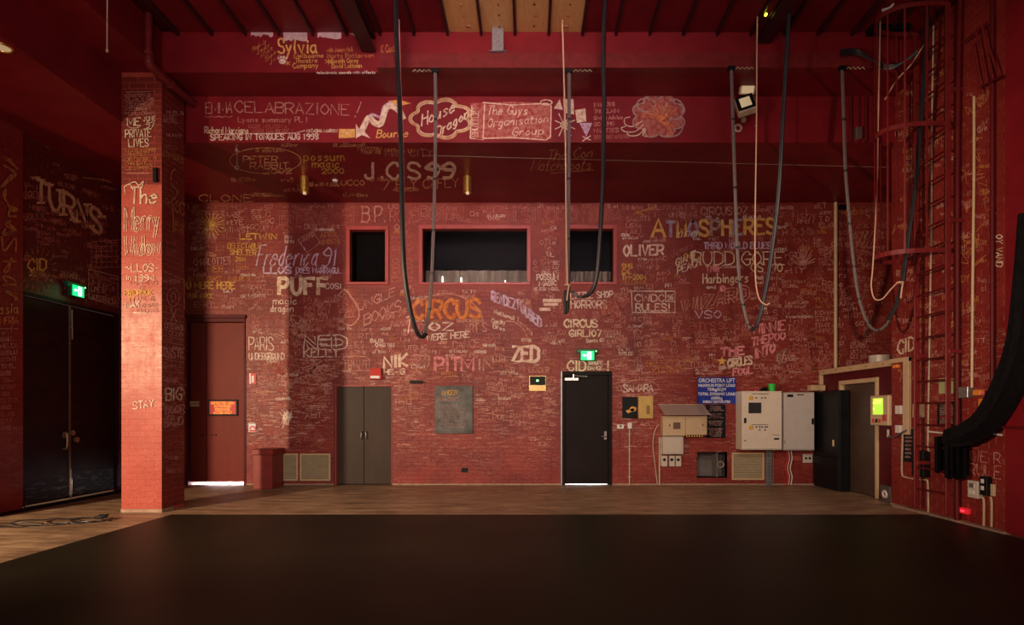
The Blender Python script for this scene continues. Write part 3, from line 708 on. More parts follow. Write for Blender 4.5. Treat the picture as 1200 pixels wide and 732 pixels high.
k = 'bulk'
T(k, 'chalk', 'EMMA', 241, 133, 272, 132, 13, 1.2); T(k, 'chalk', 'CELABRAZIONE', 275, 131, 409, 135, 12.5, 1.3); T(k, 'chalk', '!', 413, 138, 420, 137, 17, 1.3, slant=.4)
D(k, 'chalk', [[(240+4*i, 136+(i % 2)*1.6) for i in range(9)]], .8)
T(k, 'chalk', 'Lyons summary PL I', 279, 143, 360, 143, 6, .8); T(k, 'cream', 'Richard Marciano', 240, 156, 291, 156, 7.5, .9)
T(k, 'dim', 'CISSE MELISON A', 291, 150, 336, 150, 4, .7); T(k, 'dim', 'TERRI SAMBERIE I', 294, 156, 343, 155, 4, .7); D(k, 'white', [[(262, 157), (345, 156), (357, 153)]], .9)
T(k, 'cream', 'NATASHA MARVIN', 359, 155, 395, 155, 3.6, .8); T(k, 'white', 'SPEAKING IN TONGUES AUG 1998', 247, 164, 373, 163, 6.5, 1.2)
mb = MB(); fill(mb, k, [(397, 151), (416, 151), (416, 161), (397, 162)]); mb.build('painted_drawing', P['sgold'], bulk)
D(k, 'solid', [[(406, 156), (404, 153)], [(406, 156), (408, 152)], [(406, 156), (409, 154)]], .8)
mb = MB(); fill(mb, k, [(417, 145), (421, 151), (430, 149), (427, 154), (434, 162), (424, 158), (417, 162)]); mb.build('painted_drawing', P['solid'], bulk)
D(k, 'cream', [crom([Vector(p) for p in ((424, 153), (432, 138), (438, 143), (446, 145), (452, 128), (459, 124), (468, 130), (472, 138))], 4)], 7.0)
D(k, 'lilac', [crom([Vector(p) for p in ((430, 140), (436, 134), (446, 137), (450, 125), (458, 120))], 4)], 3.0)
mb = MB(); fill(mb, k, [(455, 118), (468, 117), (482, 121), (468, 124), (458, 126)]); mb.build('painted_drawing', P['sgold'], bulk)
T(k, 'sgold', 'Bourke', 441, 161, 478, 160, 8.5, 1.3, slant=.2)
cloud = lambda cx, cy, rx, ry, n, lob, amp: [Vector((cx+rx*math.cos(a)*(1+amp*abs(math.sin(lob*a/2))), cy+ry*math.sin(a)*(1+amp*abs(math.sin(lob*a/2))))) for a in [2*math.pi*i/n for i in range(n+1)]]
D(k, 'tan', [cloud(517, 139, 30, 19, 48, 7, .24)], 3.2); D(k, 'cream', [cloud(517, 139, 28, 17, 48, 7, .24)], 1.0)
T(k, 'cream', 'House', 494, 148, 533, 130, 14, 1.6, slant=.1); T(k, 'cream', 'Dragons', 511, 161, 556, 132, 11, 1.6, slant=.1); D(k, 'orange', [circ(515, 153, 5, 6, 14)], 1.6)
mb = MB(); fill(mb, k, [(551, 121), (600, 119), (645, 121), (646, 163), (600, 163), (551, 163)]); mb.build('painted_drawing', P['veil'], bulk)
D(k, 'cream', [[(553, 124), (551, 162), (566, 164), (568, 122)], [(566, 120), (600, 123), (642, 121), (646, 124), (645, 160), (640, 164), (600, 161), (566, 162)], circ(640, 120, 7, 3, 14)], 1.3)
T(k, 'cream', 'The Guys', 571, 134, 618, 134, 10, 1.0, slant=.2); T(k, 'cream', 'Organisation', 571, 149, 642, 143, 10, .9, slant=.2); T(k, 'cream', 'Group', 600, 159, 637, 157, 9, .9, slant=.2); T(k, 'cream', 'SHUTTLE', 560, 160, 561, 130, 7, .8, up=(-1, 0))
mb = MB(); fill(mb, k, [(649, 127), (656, 116), (659, 128)]); fill(mb, k, [(660, 116), (672, 116), (673, 134), (661, 132)]); fill(mb, k, [(674, 129), (686, 127), (687, 142), (676, 144)]); mb.build('painted_drawing', P['cream'], bulk)
mb = MB(); fill(mb, k, [(679, 144), (694, 144), (687, 160)]); fill(mb, k, [(649, 127), (656, 118), (660, 129)]); mb.build('painted_drawing', P['lilac'], bulk)
D(k, 'cream', [[(661, 146), (662+12*math.cos(a), 146+16*math.sin(a))] for a in [math.pi*q/5+.3 for q in range(10)]]+[circ(661, 146, 4, 4, 10)], 1.1)
D(k, 'solid', [[(683, 160), (692, 164)], [(692, 159), (683, 165)]], 1.2)
for q, s_ in enumerate(('IN MAKETING', 'THE CLAIM', 'Giving Advice', 'GO WHO', 'WALTZES', 'SOUND THEN AN ENTRY')): T(k, 'chalk' if q < 5 else 'dim', s_, 696, 125+q*7.6, 720+(q % 3)*5+(q == 5)*8, 124+q*7.6, 4.4, .8)
mb = MB(); fill(mb, k, [p for p in cloud(772, 136, 27, 22, 40, 8, .22)[:-1]]); mb.build('painted_drawing', P['veil'], bulk)
D(k, 'grey', [cloud(772, 136, 26, 21, 48, 8, .24), circ(757, 123, 11, 8, 14), circ(790, 128, 11, 12, 14), circ(786, 148, 14, 12, 14, -1, 2)], 1.8)
D(k, 'orange', [crom([Vector((774, 142)), Vector((774+10*math.cos(a)+3, 142+9*math.sin(a)-2)), Vector((774+22*math.cos(a), 142+21*math.sin(a)))], 4) for a in [math.radians(q) for q in (-165, -150, -135, -118, -100, -85, -70, -55, -40, 35, 50, 65)]], 1.2)
D(k, 'cream', [crom([Vector(p) for p in q], 5) for q in (((752, 142), (742, 148), (733, 146), (732, 139), (738, 137)), ((754, 146), (744, 154), (732, 154), (728, 150), (733, 148)), ((756, 150), (748, 158), (738, 159), (735, 156)), ((757, 152), (753, 158), (758, 160)))], 1.1)
T(k, 'solid', '. .', 868, 142, 888, 148, 5, 2)
k = 'beam'
T(k, 'sgold', 'Sylvia', 326, 62, 371, 62, 16, 2.1, jit=.015)
T(k, 'gold', 'Melbourne', 345, 68, 379, 67, 5, .8); T(k, 'gold', 'Theatre', 346, 73.5, 372, 73, 5, .8); T(k, 'gold', 'Company', 343, 80, 373, 79, 6, .9)
mb = MB(); fill(mb, k, disc(331, 72, 4.2, 3.2, 12))
for q in (-4.6, -1.6, 1.6, 4.6): fill(mb, k, disc(331+q, 67+abs(q)*.35-.6, 1.3, 1.8, 8))
mb.build('painted_drawing', P['solid'], bm)
for q, (s_, x0, x1, y) in enumerate((('with James McQ', 383, 413, 61), ('Harts Patterson', 384, 438, 68), ('Gareth Carey', 388, 420, 74), ('David Lottman', 389, 424, 80))): T(k, 'ochre' if q < 2 else 'gold', s_, x0, y, x1, y-1, 5, .8)
T(k, 'gold', '*', 381, 76, 389, 76, 9, .9); T(k, 'gold', '*', 334, 77, 340, 77, 7, .8); T(k, 'white', '*electronic sounds with effects', 371, 86.5, 440, 86, 3, .7)
for q in range(5): T(k, 'ochre', ['Hugh Jy', 'Jody', 'Kat', 'Sue', 'Jas'][q], 296+q*5, 60+q*4, 312+q*4, 50+q*4, 5, .8)
T(k, 'ochre', 'K Conte', 447, 62, 466, 60, 9, .9)
for (a, b_, c, d) in ((294, 320, 38, 44), (332, 360, 38, 49), (372, 400, 38, 46), (410, 418, 39, 43), (432, 438, 38, 42)):
    o = MB(); n = 9; up_ = [at(a+(b_-a)*i/n, c, YP-.002) for i in range(n+1)]; dn = [at(a+(b_-a)*i/n, d-random.uniform(0, 4), YP-.002) for i in range(n+1)]
    o.add(up_+dn, [(i, i+1, n+2+i, n+1+i) for i in range(n)]); o.build('bare_patch', PLASTER, bm)
k = 'soffit'
T(k, 'soffit', 'PETER', 285, 190, 325, 190, 7, 1.2); T(k, 'soffit', 'RABBIT', 293, 197.5, 338, 197, 6.5, 1.2); T(k, 'soffit', '2002', 309, 204, 342, 203, 6, 1.1)
D(k, 'soffit', [circ(311, 188, 42, 15, 30)], 1.0)
T(k, 'gold', 'possum', 356, 188, 403, 188, 10, 1.3); T(k, 'gold', 'magic', 366, 196, 398, 196, 9, 1.3); T(k, 'gold', '2000', 377, 203.5, 403, 203, 6, 1.2)
T(k, 'chalk', 'MAC', 452, 183, 472, 183, 8, 1.2); T(k, 'chalk', 'CITY', 480, 183, 507, 183, 8, 1.1)
T(k, 'solid', 'J.C.S', 428, 209, 492, 209, 18, 3.2, jit=.01); T(k, 'solid', '99', 499, 208, 532, 208, 17, 4.0, jit=.01)
T(k, 'soffit', '/ FLY CAFLY', 450, 222, 537, 219, 10, 1.2); T(k, 'soffit', 'CLONE', 233, 236, 296, 236, 8, 1.2)
T(k, 'soffit', 'The Con', 641, 188, 694, 184, 12, 1.0, slant=.3); T(k, 'soffit', 'Matchboots', 622, 200, 692, 198, 12, .9, slant=.3); D(k, 'soffit', [[(645, 203), (670, 201), (695, 199)]], .8)
T(k, 'soffit', 'UCCO', 400, 217, 427, 217, 6, 1.0); T(k, 'soffit', 'TINTERN', 418, 176, 447, 176, 3.5, .7); T(k, 'soffit', 'TOUR 08', 423, 180, 446, 180, 3.5, .7)
for q in range(16):
    x = random.uniform(225, 480); y = random.choice([172, 178, 212, 218, 224, 230]); L_ = random.uniform(14, 40)
    T(k, 'soffit', ''.join(random.choice('ABCDEILMNORSTUaeionrst ') for _ in range(int(L_/3.6))), x, y, x+L_, y+random.uniform(-1, 1), 4, .8)
k = 'pf'
for q in range(5): T(k, 'chalk', ''.join(random.choice('ABCDEHILNORST ') for _ in range(9)), 147, 114+q*5.2, 182-random.uniform(0, 6), 114+q*5.2-1, 3.6, .7)
D(k, 'chalk', [[(148, 108), (182, 107)]], .8)
T(k, 'cream', 'ME', 149, 147, 164, 147, 9, 1.6); T(k, 'cream', 'JUNE', 168, 142, 182, 141, 5, 1.0); T(k, 'cream', '97', 171, 149.5, 181, 149, 6, 1.1); D(k, 'cream', [circ(157, 146, 8, 4, 10, .2, 2.9)], .9)
T(k, 'cream', 'PRIVATE', 147, 161, 177, 160, 9, 1.3); T(k, 'cream', 'LIVES', 151, 172, 174, 171.5, 9, 1.3)
for q in range(5): T(k, 'ochre', ''.join(random.choice('ABCDEHILNORST ') for _ in range(9)), 147, 178+q*5.2, 184-random.uniform(0, 8), 178+q*5.2-1, 3.6, .7)
D(k, 'chalk', [[(148, 203), (175, 203)]], .8)
T(k, 'cream', 'The', 153, 239, 184, 238, 19, 1.9, slant=.05); D(k, 'cream', [crom([Vector(p) for p in ((147, 227), (146, 219), (152, 216), (156, 222))], 4), crom([Vector(p) for p in ((150, 216), (158, 213), (163, 217), (168, 212), (166, 220))], 4)], 1.1)
T(k, 'cream', 'Merry', 147, 270, 186, 269, 27, 1.0, style='outline', jit=.008); T(k, 'cream', 'Widow', 147, 299, 187, 297, 22, 1.0, style='outline', jit=.008)
T(k, 'cream', '~LLOS-', 147, 318, 187, 318, 9, 1.1); T(k, 'cream', 'in', 148, 328, 154, 327, 6, .8); T(k, 'cream', '1994', 158, 329, 181, 329, 7, 1.2)
T(k, 'chalk', 'PIPPINS', 153, 334, 184, 333, 4, .8); T(k, 'chalk', 'OF', 163, 339, 170, 339, 4, .8); T(k, 'gold', 'FRIDROCK', 146, 346, 178, 345, 6, 1.1); T(k, 'gold', 'TT', 150, 353, 158, 353, 5, 1.1); T(k, 'chalk', 'LIVE 76', 161, 352, 181, 352, 5, .8)
T(k, 'white', 'MAX', 147, 360, 163, 359, 6, 1.3); T(k, 'chalk', 'MONSTON', 163, 360, 184, 359, 4, .8); T(k, 'chalk', 'FINDERS', 160, 366, 184, 365, 4, .8); D(k, 'white', [[(156, 366), (172, 367)]], 1.4)
T(k, 'white', 'STAY', 156, 479, 180, 476, 8, 1.3)
# rubbed-out patch on the pillar
k = 'ps'
T(k, 'ochre', 'CONGRES', 191, 182, 215, 192, 7, 1.1); D(k, 'ochre', [crom([Vector(p) for p in ((196, 232), (192, 236), (198, 238), (208, 226), (201, 215), (201, 202), (206, 198))], 5)], 1.6)
T(k, 'ochre', 'KC', 202, 248, 216, 252, 14, 1.6); T(k, 'ochre', 'SUMA', 204, 263, 216, 268, 6, .9); T(k, 'ochre', 'DANCE', 203, 270, 216, 276, 6, .9); D(k, 'ochre', [[(203, 240), (203, 272), (198, 270)]], 1.2)
T(k, 'chalk', 'COSSACK', 193, 384, 216, 388, 7, 1.1); T(k, 'chalk', 'CLUB', 198, 392, 214, 395, 5, .9); T(k, 'chalk', 'OASTE', 192, 418, 216, 420, 12, 1.7)
T(k, 'cream', 'BIG', 194, 469, 213, 468, 14, 1.6); T(k, 'chalk', 'DOOR', 194, 485, 216, 483, 9, 1.4); T(k, 'chalk', 'BAND', 193, 500, 214, 497, 9, 1.3); D(k, 'chalk', [circ(204, 463, 12, 17, 14, -math.pi, 0)], 1.1)
T(k, 'chalk', 'X', 200, 376, 207, 376, 14, 1.3)
D(k, 'chalk', [[(192, 318), (216, 328), (216, 362)], circ(203, 348, 7, 11, 14), circ(203, 348, 3, 5, 10)], 1.0)
for q in range(24):
    y = random.choice([random.uniform(200, 370), random.uniform(395, 560), random.uniform(120, 180)]); x = random.uniform(191, 196); T(k, random.choice(['dim', 'chalk']), ''.join(random.choice('ABCDEHILNORSTU') for _ in range(5)), x, y, x+random.uniform(12, 20), y+1.5, random.uniform(3, 6), .9)
k = 'left'
T(k, 'tan', 'TURNS', 42, 234, 119, 274, 26, 3.8, jit=.01, style='serif'); T(k, 'gold', 'CID', 33, 317, 54, 316, 13, 2.0); T(k, 'gold', '2015', 34, 323, 52, 323, 5, .9)
D(k, 'ochre', [[(44+18*math.cos(a), 316+20*math.sin(a)), (44+23*math.cos(a), 316+26*math.sin(a))] for a in [math.pi*q/10 for q in range(20)]], .8)
T(k, 'dim', 'dark', 27, 233, 48, 231, 14, 1.3); T(k, 'dim', 'BOULET', 28, 257, 58, 257, 7, .9)
D(k, 'dim', [[(107, 283+q*6), (138, 281+q*6.4)] for q in range(6)]+[[(107+q*6, 283), (107+q*6, 313)] for q in range(6)], .9)
D(k, 'chalk', [[(104, 315), (138, 324), (138, 360), (104, 349), (104, 315)]], 1.0); T(k, 'chalk', 'LIVE IN', 107, 341, 124, 344, 6, .9); T(k, 'chalk', 'AUSTRALIA', 107, 350, 136, 357, 6, 1.0); T(k, 'dim', 'RIVERHALL', 106, 326, 136, 332, 5, .9); T(k, 'dim', 'MERCI', 109, 333, 133, 341, 6, 1.0)
for q in range(70):
    x = random.uniform(26, 125); yt = 168+(x-24)*.42; y = random.uniform(yt, 338+(x-24)*.15); L_ = random.uniform(8, 20)
    T(k, 'dim', ''.join(random.choice('ABCDEILMNORSTUVWaeionrst ') for _ in range(int(L_/2.6))), x, y, min(140, x+L_), y+L_*.13*(1 if y > 250 else 2), random.uniform(2.6, 6), .8)
D(k, 'ochre', [[(97, 208), (118, 210), (138, 215)], [(55, 172), (70, 176), (74, 172)]], 1.2)
k = 'pier'
T(k, 'gold', 'ssia', 0, 367, 21, 367, 12, 1.3); T(k, 'orange', 'MERIA', 0, 380, 21, 379, 8, 1.1); D(k, 'chalk', [[(0, 385), (21, 385)], [(14, 381), (13, 390)]], 1.0); T(k, 'ochre', 'on', 1, 392, 10, 392, 7, .9)
for q in range(14): D(k, 'ochre', [crom([Vector((random.uniform(1, 21), 190+q*12+random.uniform(-9, 9))) for _ in range(4)], 4)], 2.4)
for q in range(14): T(k, 'chalk' if q < 6 else 'dim', ''.join(random.choice('ABCDEHILNORSTU') for _ in range(5)), 1, 400+q*8, random.uniform(12, 21), 399+q*8, 5, .9)
k = 'right'
T(k, 'cream', 'CID', 1052, 415, 1071, 409, 15, 2.0); T(k, 'ochre', 'WIZIRLE', 1141, 196, 1158, 254, 10, 1.0, up=(.9, -.3)); T(k, 'cream', 'OY VAND', 1167, 275, 1167, 312, 8, 1.2, up=(1, 0))
T(k, 'chalk', 'WE R', 1137, 540, 1172, 543, 12, 1.1); T(k, 'chalk', 'RULE', 1135, 556, 1173, 561, 14, 1.3)
T(k, 'ochre', 'RANDY', 1111, 332, 1136, 330, 8, 1.0); T(k, 'gold', 'NY', 1112, 374, 1122, 372, 8, 1.3); T(k, 'gold', 'SOY', 1112, 384, 1122, 382, 7, 1.2); T(k, 'chalk', '8', 1129, 428, 1135, 428, 6, 1.3)
T(k, 'chalk', 'TT', 1144, 402, 1155, 401, 5, 1.0)
for q in range(150):
    x = random.uniform(1047, 1150); y = random.uniform(60, 460) if x < 1125 else random.uniform(110, 460); L_ = random.uniform(6, 16)
    T(k, random.choice(['dim', 'dim', 'chalk', 'ochre']), ''.join(random.choice('ABCDEILMNORSTUVWXYaeionrst') for _ in range(int(L_/2.6))), x, y, x+L_, y+L_*random.uniform(-.5, .2), random.uniform(3, 7), .9)
    if q % 3 == 0: D(k, random.choice(['dim', 'ochre']), [crom([Vector((x+random.uniform(-8, 8), y+random.uniform(-10, 10))) for _ in range(4)], 4)], .9)

BASE[:] = [.0001, .0014]
# dense small writing: thousands of lines nobody could count
def small_writing(pl, host, col, n, region, hmin, hmax, avoid=(), dens=None, w=.6):
    mb = MB(); done = 0; tries = 0
    bx = [q[1:] for q in SHAPES if q[0] == pl]
    while done < n and tries < n*60:
        tries += 1
        x = random.uniform(region[0], region[1]); y = random.uniform(region[2], region[3]); h = random.uniform(hmin, hmax)
        L_ = random.uniform(9, 36); rows = random.choice([1, 1, 2, 2, 3, 4])
        if x+L_ > region[1] or (dens and random.random() > dens(x, y)): continue
        y2 = y+(rows-1)*h*1.4
        if y2 > region[3]: continue
        if any(a-1 < x+L_ and x < b_+1 and c-2 < y2+1 and y-h < d+2 for (a, b_, c, d) in avoid): continue
        if any(a+1 < x+L_ and x < b_-1 and c+1 < y2 and y-h < d-1 for (a, b_, c, d) in bx): continue
        bx.append((x, x+L_, y-h, y2)); rot = random.choice([0, 0, 0, random.uniform(-.12, .12)])
        for r in range(rows):
            ll = L_*random.uniform(.6, 1)
            t_ = ''.join(random.choice('AAEEIIOORRSSTTNNLLDCHMBPGUWYKaeiorstnl   ') for _ in range(max(2, int(ll/(h*.75)))))
            wr(mb, pl, t_, x, y+r*h*1.4, x+ll, y+r*h*1.4+ll*rot, h, w*random.uniform(.7, 1.3))
        done += 1
    SHAPES.extend((pl, *q) for q in bx[len([1 for q in SHAPES if q[0] == pl]):])
    o = mb.build('faint_writing', P[col], host); o['kind'] = 'stuff'
AV = [(404, 458, 262, 336), (489, 624, 262, 337), (660, 725, 262, 336), (218, 290, 366, 570), (391, 462, 449, 570), (655, 719, 409, 570), (508, 556, 450, 509), (771, 862, 442, 560), (862, 958, 446, 570)]
dd = lambda x, y: (1 if y < 420 else max(.12, 1-(y-420)/110))*(1 if x < 920 else .6)
small_writing('back', wall_back, 'chalk', 300, (219, 1040, 243, 500), 3.2, 6.5, AV, dd, .75)
small_writing('back', wall_back, 'ochre', 60, (219, 1000, 250, 480), 3, 6, AV, dd, .7)
small_writing('back', wall_back, 'white', 110, (219, 960, 250, 470), 2.6, 4.2, AV, dd)
small_writing('back', wall_back, 'dim', 500, (219, 1040, 243, 530), 2.4, 5.0, AV, dd)
def smears():
    mb = MB()
    for q in range(520):
        x = random.choice([random.uniform(290, 390), random.uniform(462, 655), random.uniform(300, 655), random.uniform(720, 860)]); y = random.gauss(462, 28)
        if y > 545 or any(a-8 < x < b_+2 and c-3 < y < d+3 for (a, b_, c, d) in AV): continue
        L_ = random.uniform(3, 13)
        if any(a-2 < x+L_ and x < b_+2 and c-3 < y < d+3 for (a, b_, c, d) in AV): continue
        ribbon(mb, 'back', [Vector((x, y)), Vector((x+L_/2, y+random.uniform(-.8, .8))), Vector((x+L_, y+random.uniform(-1, 1)))], random.uniform(.4, 1.3))
    mb.build('chalk_smears', P['chalk'], wall_back)['kind'] = 'stuff'
smears()
BASE[:] = [.0004, .0006]

# ------------------------------------------------------------------ windows to the control booth
def window(n, H, rim=.075, bench=True):
    x0, x1, z0, z1 = H
    f = MB()
    for q in ((x0, x1, z1-rim, z1), (x0, x1, z0, z0+rim*.7), (x0, x0+rim, z0+rim*.7, z1-rim), (x1-rim, x1, z0+rim*.7, z1-rim)): f.bbox(q[0], q[1], YB-.035, YB+.15, q[2], q[3], b=.006)
    o = struct(f.build('window_%d' % n, RED_F))
    g = MB(); g.box(x0+rim, x1-rim, YB+.09, YB+.096, z0+rim*.7, z1-rim); g.build('pane', GLASS, o)
    r = MB(); d = .9
    r.box(x0, x1, YB+.15+d, YB+.17+d, z0-.3, z1+.2); r.box(x0-.02, x0, YB+.15, YB+.15+d, z0-.3, z1+.2); r.box(x1, x1+.02, YB+.15, YB+.15+d, z0-.3, z1+.2); r.box(x0, x1, YB+.15, YB+.15+d, z1+.2, z1+.22); r.box(x0, x1, YB+.15, YB+.15+d, z0-.32, z0-.3)
    r.build('booth', BOOTH, o)
    return o
w1 = window(1, H_W1); w2 = window(2, H_W2); w3 = window(3, H_W3)
B(H_W1[0]+.14, H_W1[1]-.04, YB+.2, YB+.22, H_W1[2], H_W1[3]-.1).build('blind', mat('black_blind', (.008, .006, .006), .8, spec=.1, var=.2), w1)
def folds(x0, x1, y, z0, z1, amp=.02, n=40):
    m = MB(); k = 60; vs = []
    for i in range(k+1):
        x = x0+(x1-x0)*i/k; yy = y+amp*math.sin(i/k*n)+amp*.4*math.sin(i*1.7)
        vs += [(x, yy, z0), (x, yy, z1)]
    return m.add(vs, [(2*i, 2*i+2, 2*i+3, 2*i+1) for i in range(k)])
folds(H_W2[0]+.05, H_W2[1]-.05, YB+.5, H_W2[2]-.2, BZ(313)+.05).build('booth_curtain', CURT, w2)
folds(H_W3[0]+.05, H_W3[1]-.05, YB+.5, H_W3[2]-.2, BZ(314)+.05).build('booth_curtain', CURT, w3)
for px, ln in ((518, .2), (540, .18), (566, .08), (592, .12), (612, .05)):
    X = BX(px)*1.03; B(X-.011, X+.011, YB+.44, YB+.45, H_W2[2]+.05, H_W2[2]+.07+ln).build('lit_slot', TUBE, w2)
for px in (673, 716):
    X = BX(px)*1.03; B(X-.012, X+.012, YB+.44, YB+.45, H_W3[2]+.06, H_W3[2]+.2).build('post', CHROME, w3)

# ------------------------------------------------------------------ doors on the back wall
def text_mesh(s, size, loc, rot, m, name, parent, align='CENTER', sx=1, bold=.0):
    cu = bpy.data.curves.new(name, 'FONT'); cu.body = s; cu.size = size; cu.align_x = align; cu.align_y = 'CENTER'; cu.offset = bold; cu.resolution_u = 2
    t = bpy.data.objects.new(name, cu); C.objects.link(t); bpy.context.view_layer.update()
    me = bpy.data.meshes.new_from_object(t.evaluated_get(bpy.context.evaluated_depsgraph_get())); bpy.data.objects.remove(t)
    me.materials.clear(); me.materials.append(m); me.name = name
    o = bpy.data.objects.new(name, me); C.objects.link(o)
    o.matrix_world = Matrix.Translation(loc) @ rot @ Matrix.Diagonal((sx, 1, 1, 1))
    if parent: mw = o.matrix_world.copy(); o.parent = parent; o.matrix_parent_inverse = Matrix.Translation(-parent.location) if parent.location.length else Matrix(); 
    return o
FRONT = Matrix.Rotation(math.pi/2, 4, 'X')                                            # faces -y
SIDE = Matrix.Rotation(-math.pi/2, 4, 'Z') @ Matrix.Rotation(math.pi/2, 4, 'X')       # faces -x

d1 = MB(); x0, x1, _, zt = H_RD
for q in ((x0, x1, zt-.09, zt), (x0, x0+.035, 0, zt-.09), (x1-.03, x1, 0, zt-.09)): d1.bbox(q[0], q[1], YB-.03, YB+.15, q[2], q[3], b=.005)
d1.bbox(x0-.02, x1+.02, YB-.06, YB+.02, zt-.02, zt+.05, b=.01)
door1 = struct(d1.build('door_1', MAROON)); xm = BX(240.5)
BB(x0+.037, xm-.003, YB+.05, YB+.09, .055, zt-.095, b=.004).build('door_leaf', RED_DOOR, door1)
BB(xm+.003, x1-.032, YB+.05, YB+.09, .055, zt-.095, b=.004).build('door_leaf', RED_DOOR, door1)
B(xm-.012, xm+.012, YB+.043, YB+.05, .06, zt-.1).build('meeting_strip', MAROON, door1)
B(BX(220.5), BX(232), YB+.03, YB+.05, BZ(472.4), BZ(470)).build('notice_plate', CREAM, door1); B(BX(220.5), BX(232), YB+.03, YB+.05, BZ(476), BZ(473.4)).build('notice_plate', CREAM, door1)
for px in (236, 247, 251): MB().cyl((BX(px), YB+.05, BZ(509.5)), (BX(px), YB+.03, BZ(509.5)), .022, 10).build('lock', MAROON, door1)
sg = thing('warning_sign', (BX(260.5), YB+.045, BZ(478)), 'black framed sign reading restricted area, orange letters on red, on the left red door', 'sign')
BB(BX(243), BX(278), YB+.02, YB+.048, BZ(487), BZ(468), b=.006).build('sign_frame', BLACK, sg); B(BX(245), BX(276), YB+.016, YB+.02, BZ(485), BZ(470)).build('sign_face', SIGNR, sg)
for q, s_ in enumerate(('RESTRICTED AREA', 'AUTHORISED', 'PERSONNEL', 'ACCESS ONLY')):
    text_mesh(s_, .072, (BX(260.5), YB+.013, BZ(472.1+q*3.8)), FRONT, SIGNO, 'sign_lettering', sg, sx=.78, bold=.003)
B(x0, x1, YB+.1, YB+.6, -.01, .004).build('lit_threshold', CARD, door1)
area('daylight_behind_door', ((x0+x1)/2, YB+.42, .55), ((x0+x1)/2, YB+.2, 0), 1.1, 60, (.93, .95, 1), 120, .3)
B(x0, x1, YB+.6, YB+.62, 0, zt).build('outer_screen', CARD, door1)

BB(x1+0.001, x1+.012, YB-.02, YB, 0, 2.5, b=.002).build('edge_strip', RED_S, door1)
x0, x1, _, zt = H_CD
d2 = MB(); xm = BX(426.5)
for q in ((x0, x1, zt-.02, zt), (x0, x0+.03, 0, zt-.02), (x1-.02, x1, 0, zt-.02)): d2.bbox(q[0], q[1], YB-.02, YB+.15, q[2], q[3], b=.004)
door2 = struct(d2.build('door_2', RED_F))
for a, c in ((x0+.032, xm-.004), (xm+.004, x1-.022)):
    lf = BB(a, c, YB-.004, YB+.04, .02, zt-.024, b=.004).build('door_leaf', BROWN_D, door2)
for px, lf_ in zip((424, 429.5), [o for o in door2.children if o.name.startswith('door_leaf')]):
    X = BX(px); MB().tube([(X, YB-.004, 1.06), (X, YB-.04, 1.05), (X, YB-.045, .98), (X, YB-.04, .92), (X, YB-.004, .91)], .011, 8).build('door_handle', CHROME, lf_, smooth=True)
B(x0-.02, x0, YB-.02, YB+.1, 0, zt).build('edge_strip', RED_S, door2); B(x0, x1, YB+.1, YB+.15, 0, zt).build('back_board', BOOTH, door2)

x0, x1, _, zt = H_BD
d3 = MB()
for q in ((x0, x1, zt-.08, zt), (x0, x0+.085, 0, zt-.08), (x1-.07, x1, 0, zt-.08)): d3.bbox(q[0], q[1], YB-.03, YB+.15, q[2], q[3], b=.005)
door3 = struct(d3.build('door_3', BLACK_D))
leaf3 = BB(x0+.088, x1-.073, YB+.01, YB+.055, .022, zt-.084, b=.004).build('door_leaf', mat('black_door_leaf', (.011, .006, .005), .5, spec=.12, var=.3, scale=2), door3)
B(BX(657.2), BX(658.6), YB-.034, YB-.03, 0, zt).build('edge_strip', STEEL, door3)
c_ = MB().bbox(BX(661.5), BX(678), YB-.05, YB+.01, BZ(446), BZ(442.5), b=.006); c_.tube([(BX(672), YB-.04, BZ(440)), (BX(688), YB-.09, BZ(441.5))], .012, 6, 1); c_.cyl((BX(672), YB-.05, BZ(443)), (BX(672), YB-.05, BZ(439)), .02, 8)
c_.build('door_closer', CHROME, leaf3)
BB(BX(708), BX(711), YB-.01, YB+.01, BZ(515), BZ(505), b=.004).build('lock_plate', CHROME, leaf3)
MB().tube([(BX(709.5), YB-.0, BZ(511)), (BX(709.5), YB-.06, BZ(511)), (BX(704.5), YB-.06, BZ(511))], .011, 8).build('door_handle', CHROME, leaf3, smooth=True)
B(x0+.03, x1-.04, YB+.12, YB+.6, -.01, .004).build('lit_threshold', CARD, door3); B(x0, x1, YB+.6, YB+.62, 0, .6).build('outer_screen', CARD, door3)
area('corridor_light', ((x0+x1)/2, YB+.35, .4), ((x0+x1)/2, YB+.3, 0), .8, 12, (.95, .96, 1), 120, .3)

# ------------------------------------------------------------------ left double door
dl = MB()
dl.bbox(XL-.02, XL+.03, LY0-.0, LY0+.05, 0, LZT-.05, b=.005); dl.bbox(XL-.02, XL+.03, LY1-.06, LY1, 0, LZT-.05, b=.005); dl.bbox(XL-.02, XL+.03, LY0, LY1, LZT-.05, LZT, b=.005)
door4 = struct(dl.build('door_4', DARK_D)); ym = RY(82, XL)
for a, c in ((LY0+.052, ym-.006), (ym+.006, LY1-.062)):
    lf = BB(XL-.06, XL-.01, a, c, .03, LZT-.055, b=.004).build('door_leaf', DARK_D, door4)
    B(XL-.011, XL-.006, a+.01, c-.01, .04, .42).build('kick_plate', SCUFF, lf)
BB(XL-.012, XL+.004, ym-.02, ym+.02, .35, LZT-.06, b=.004).build('meeting_strip', mat('worn_brass_strip', (.14, .09, .05), .4, .5, var=.4), door4)
bo = MB().bbox(XL-.01, XL+.02, ym-.03, ym+.03, .08, .36, b=.005); bo.cyl((XL+.012, ym, .02), (XL+.012, ym, .5), .014, 8); bo.build('floor_bolt', CHROME, door4)
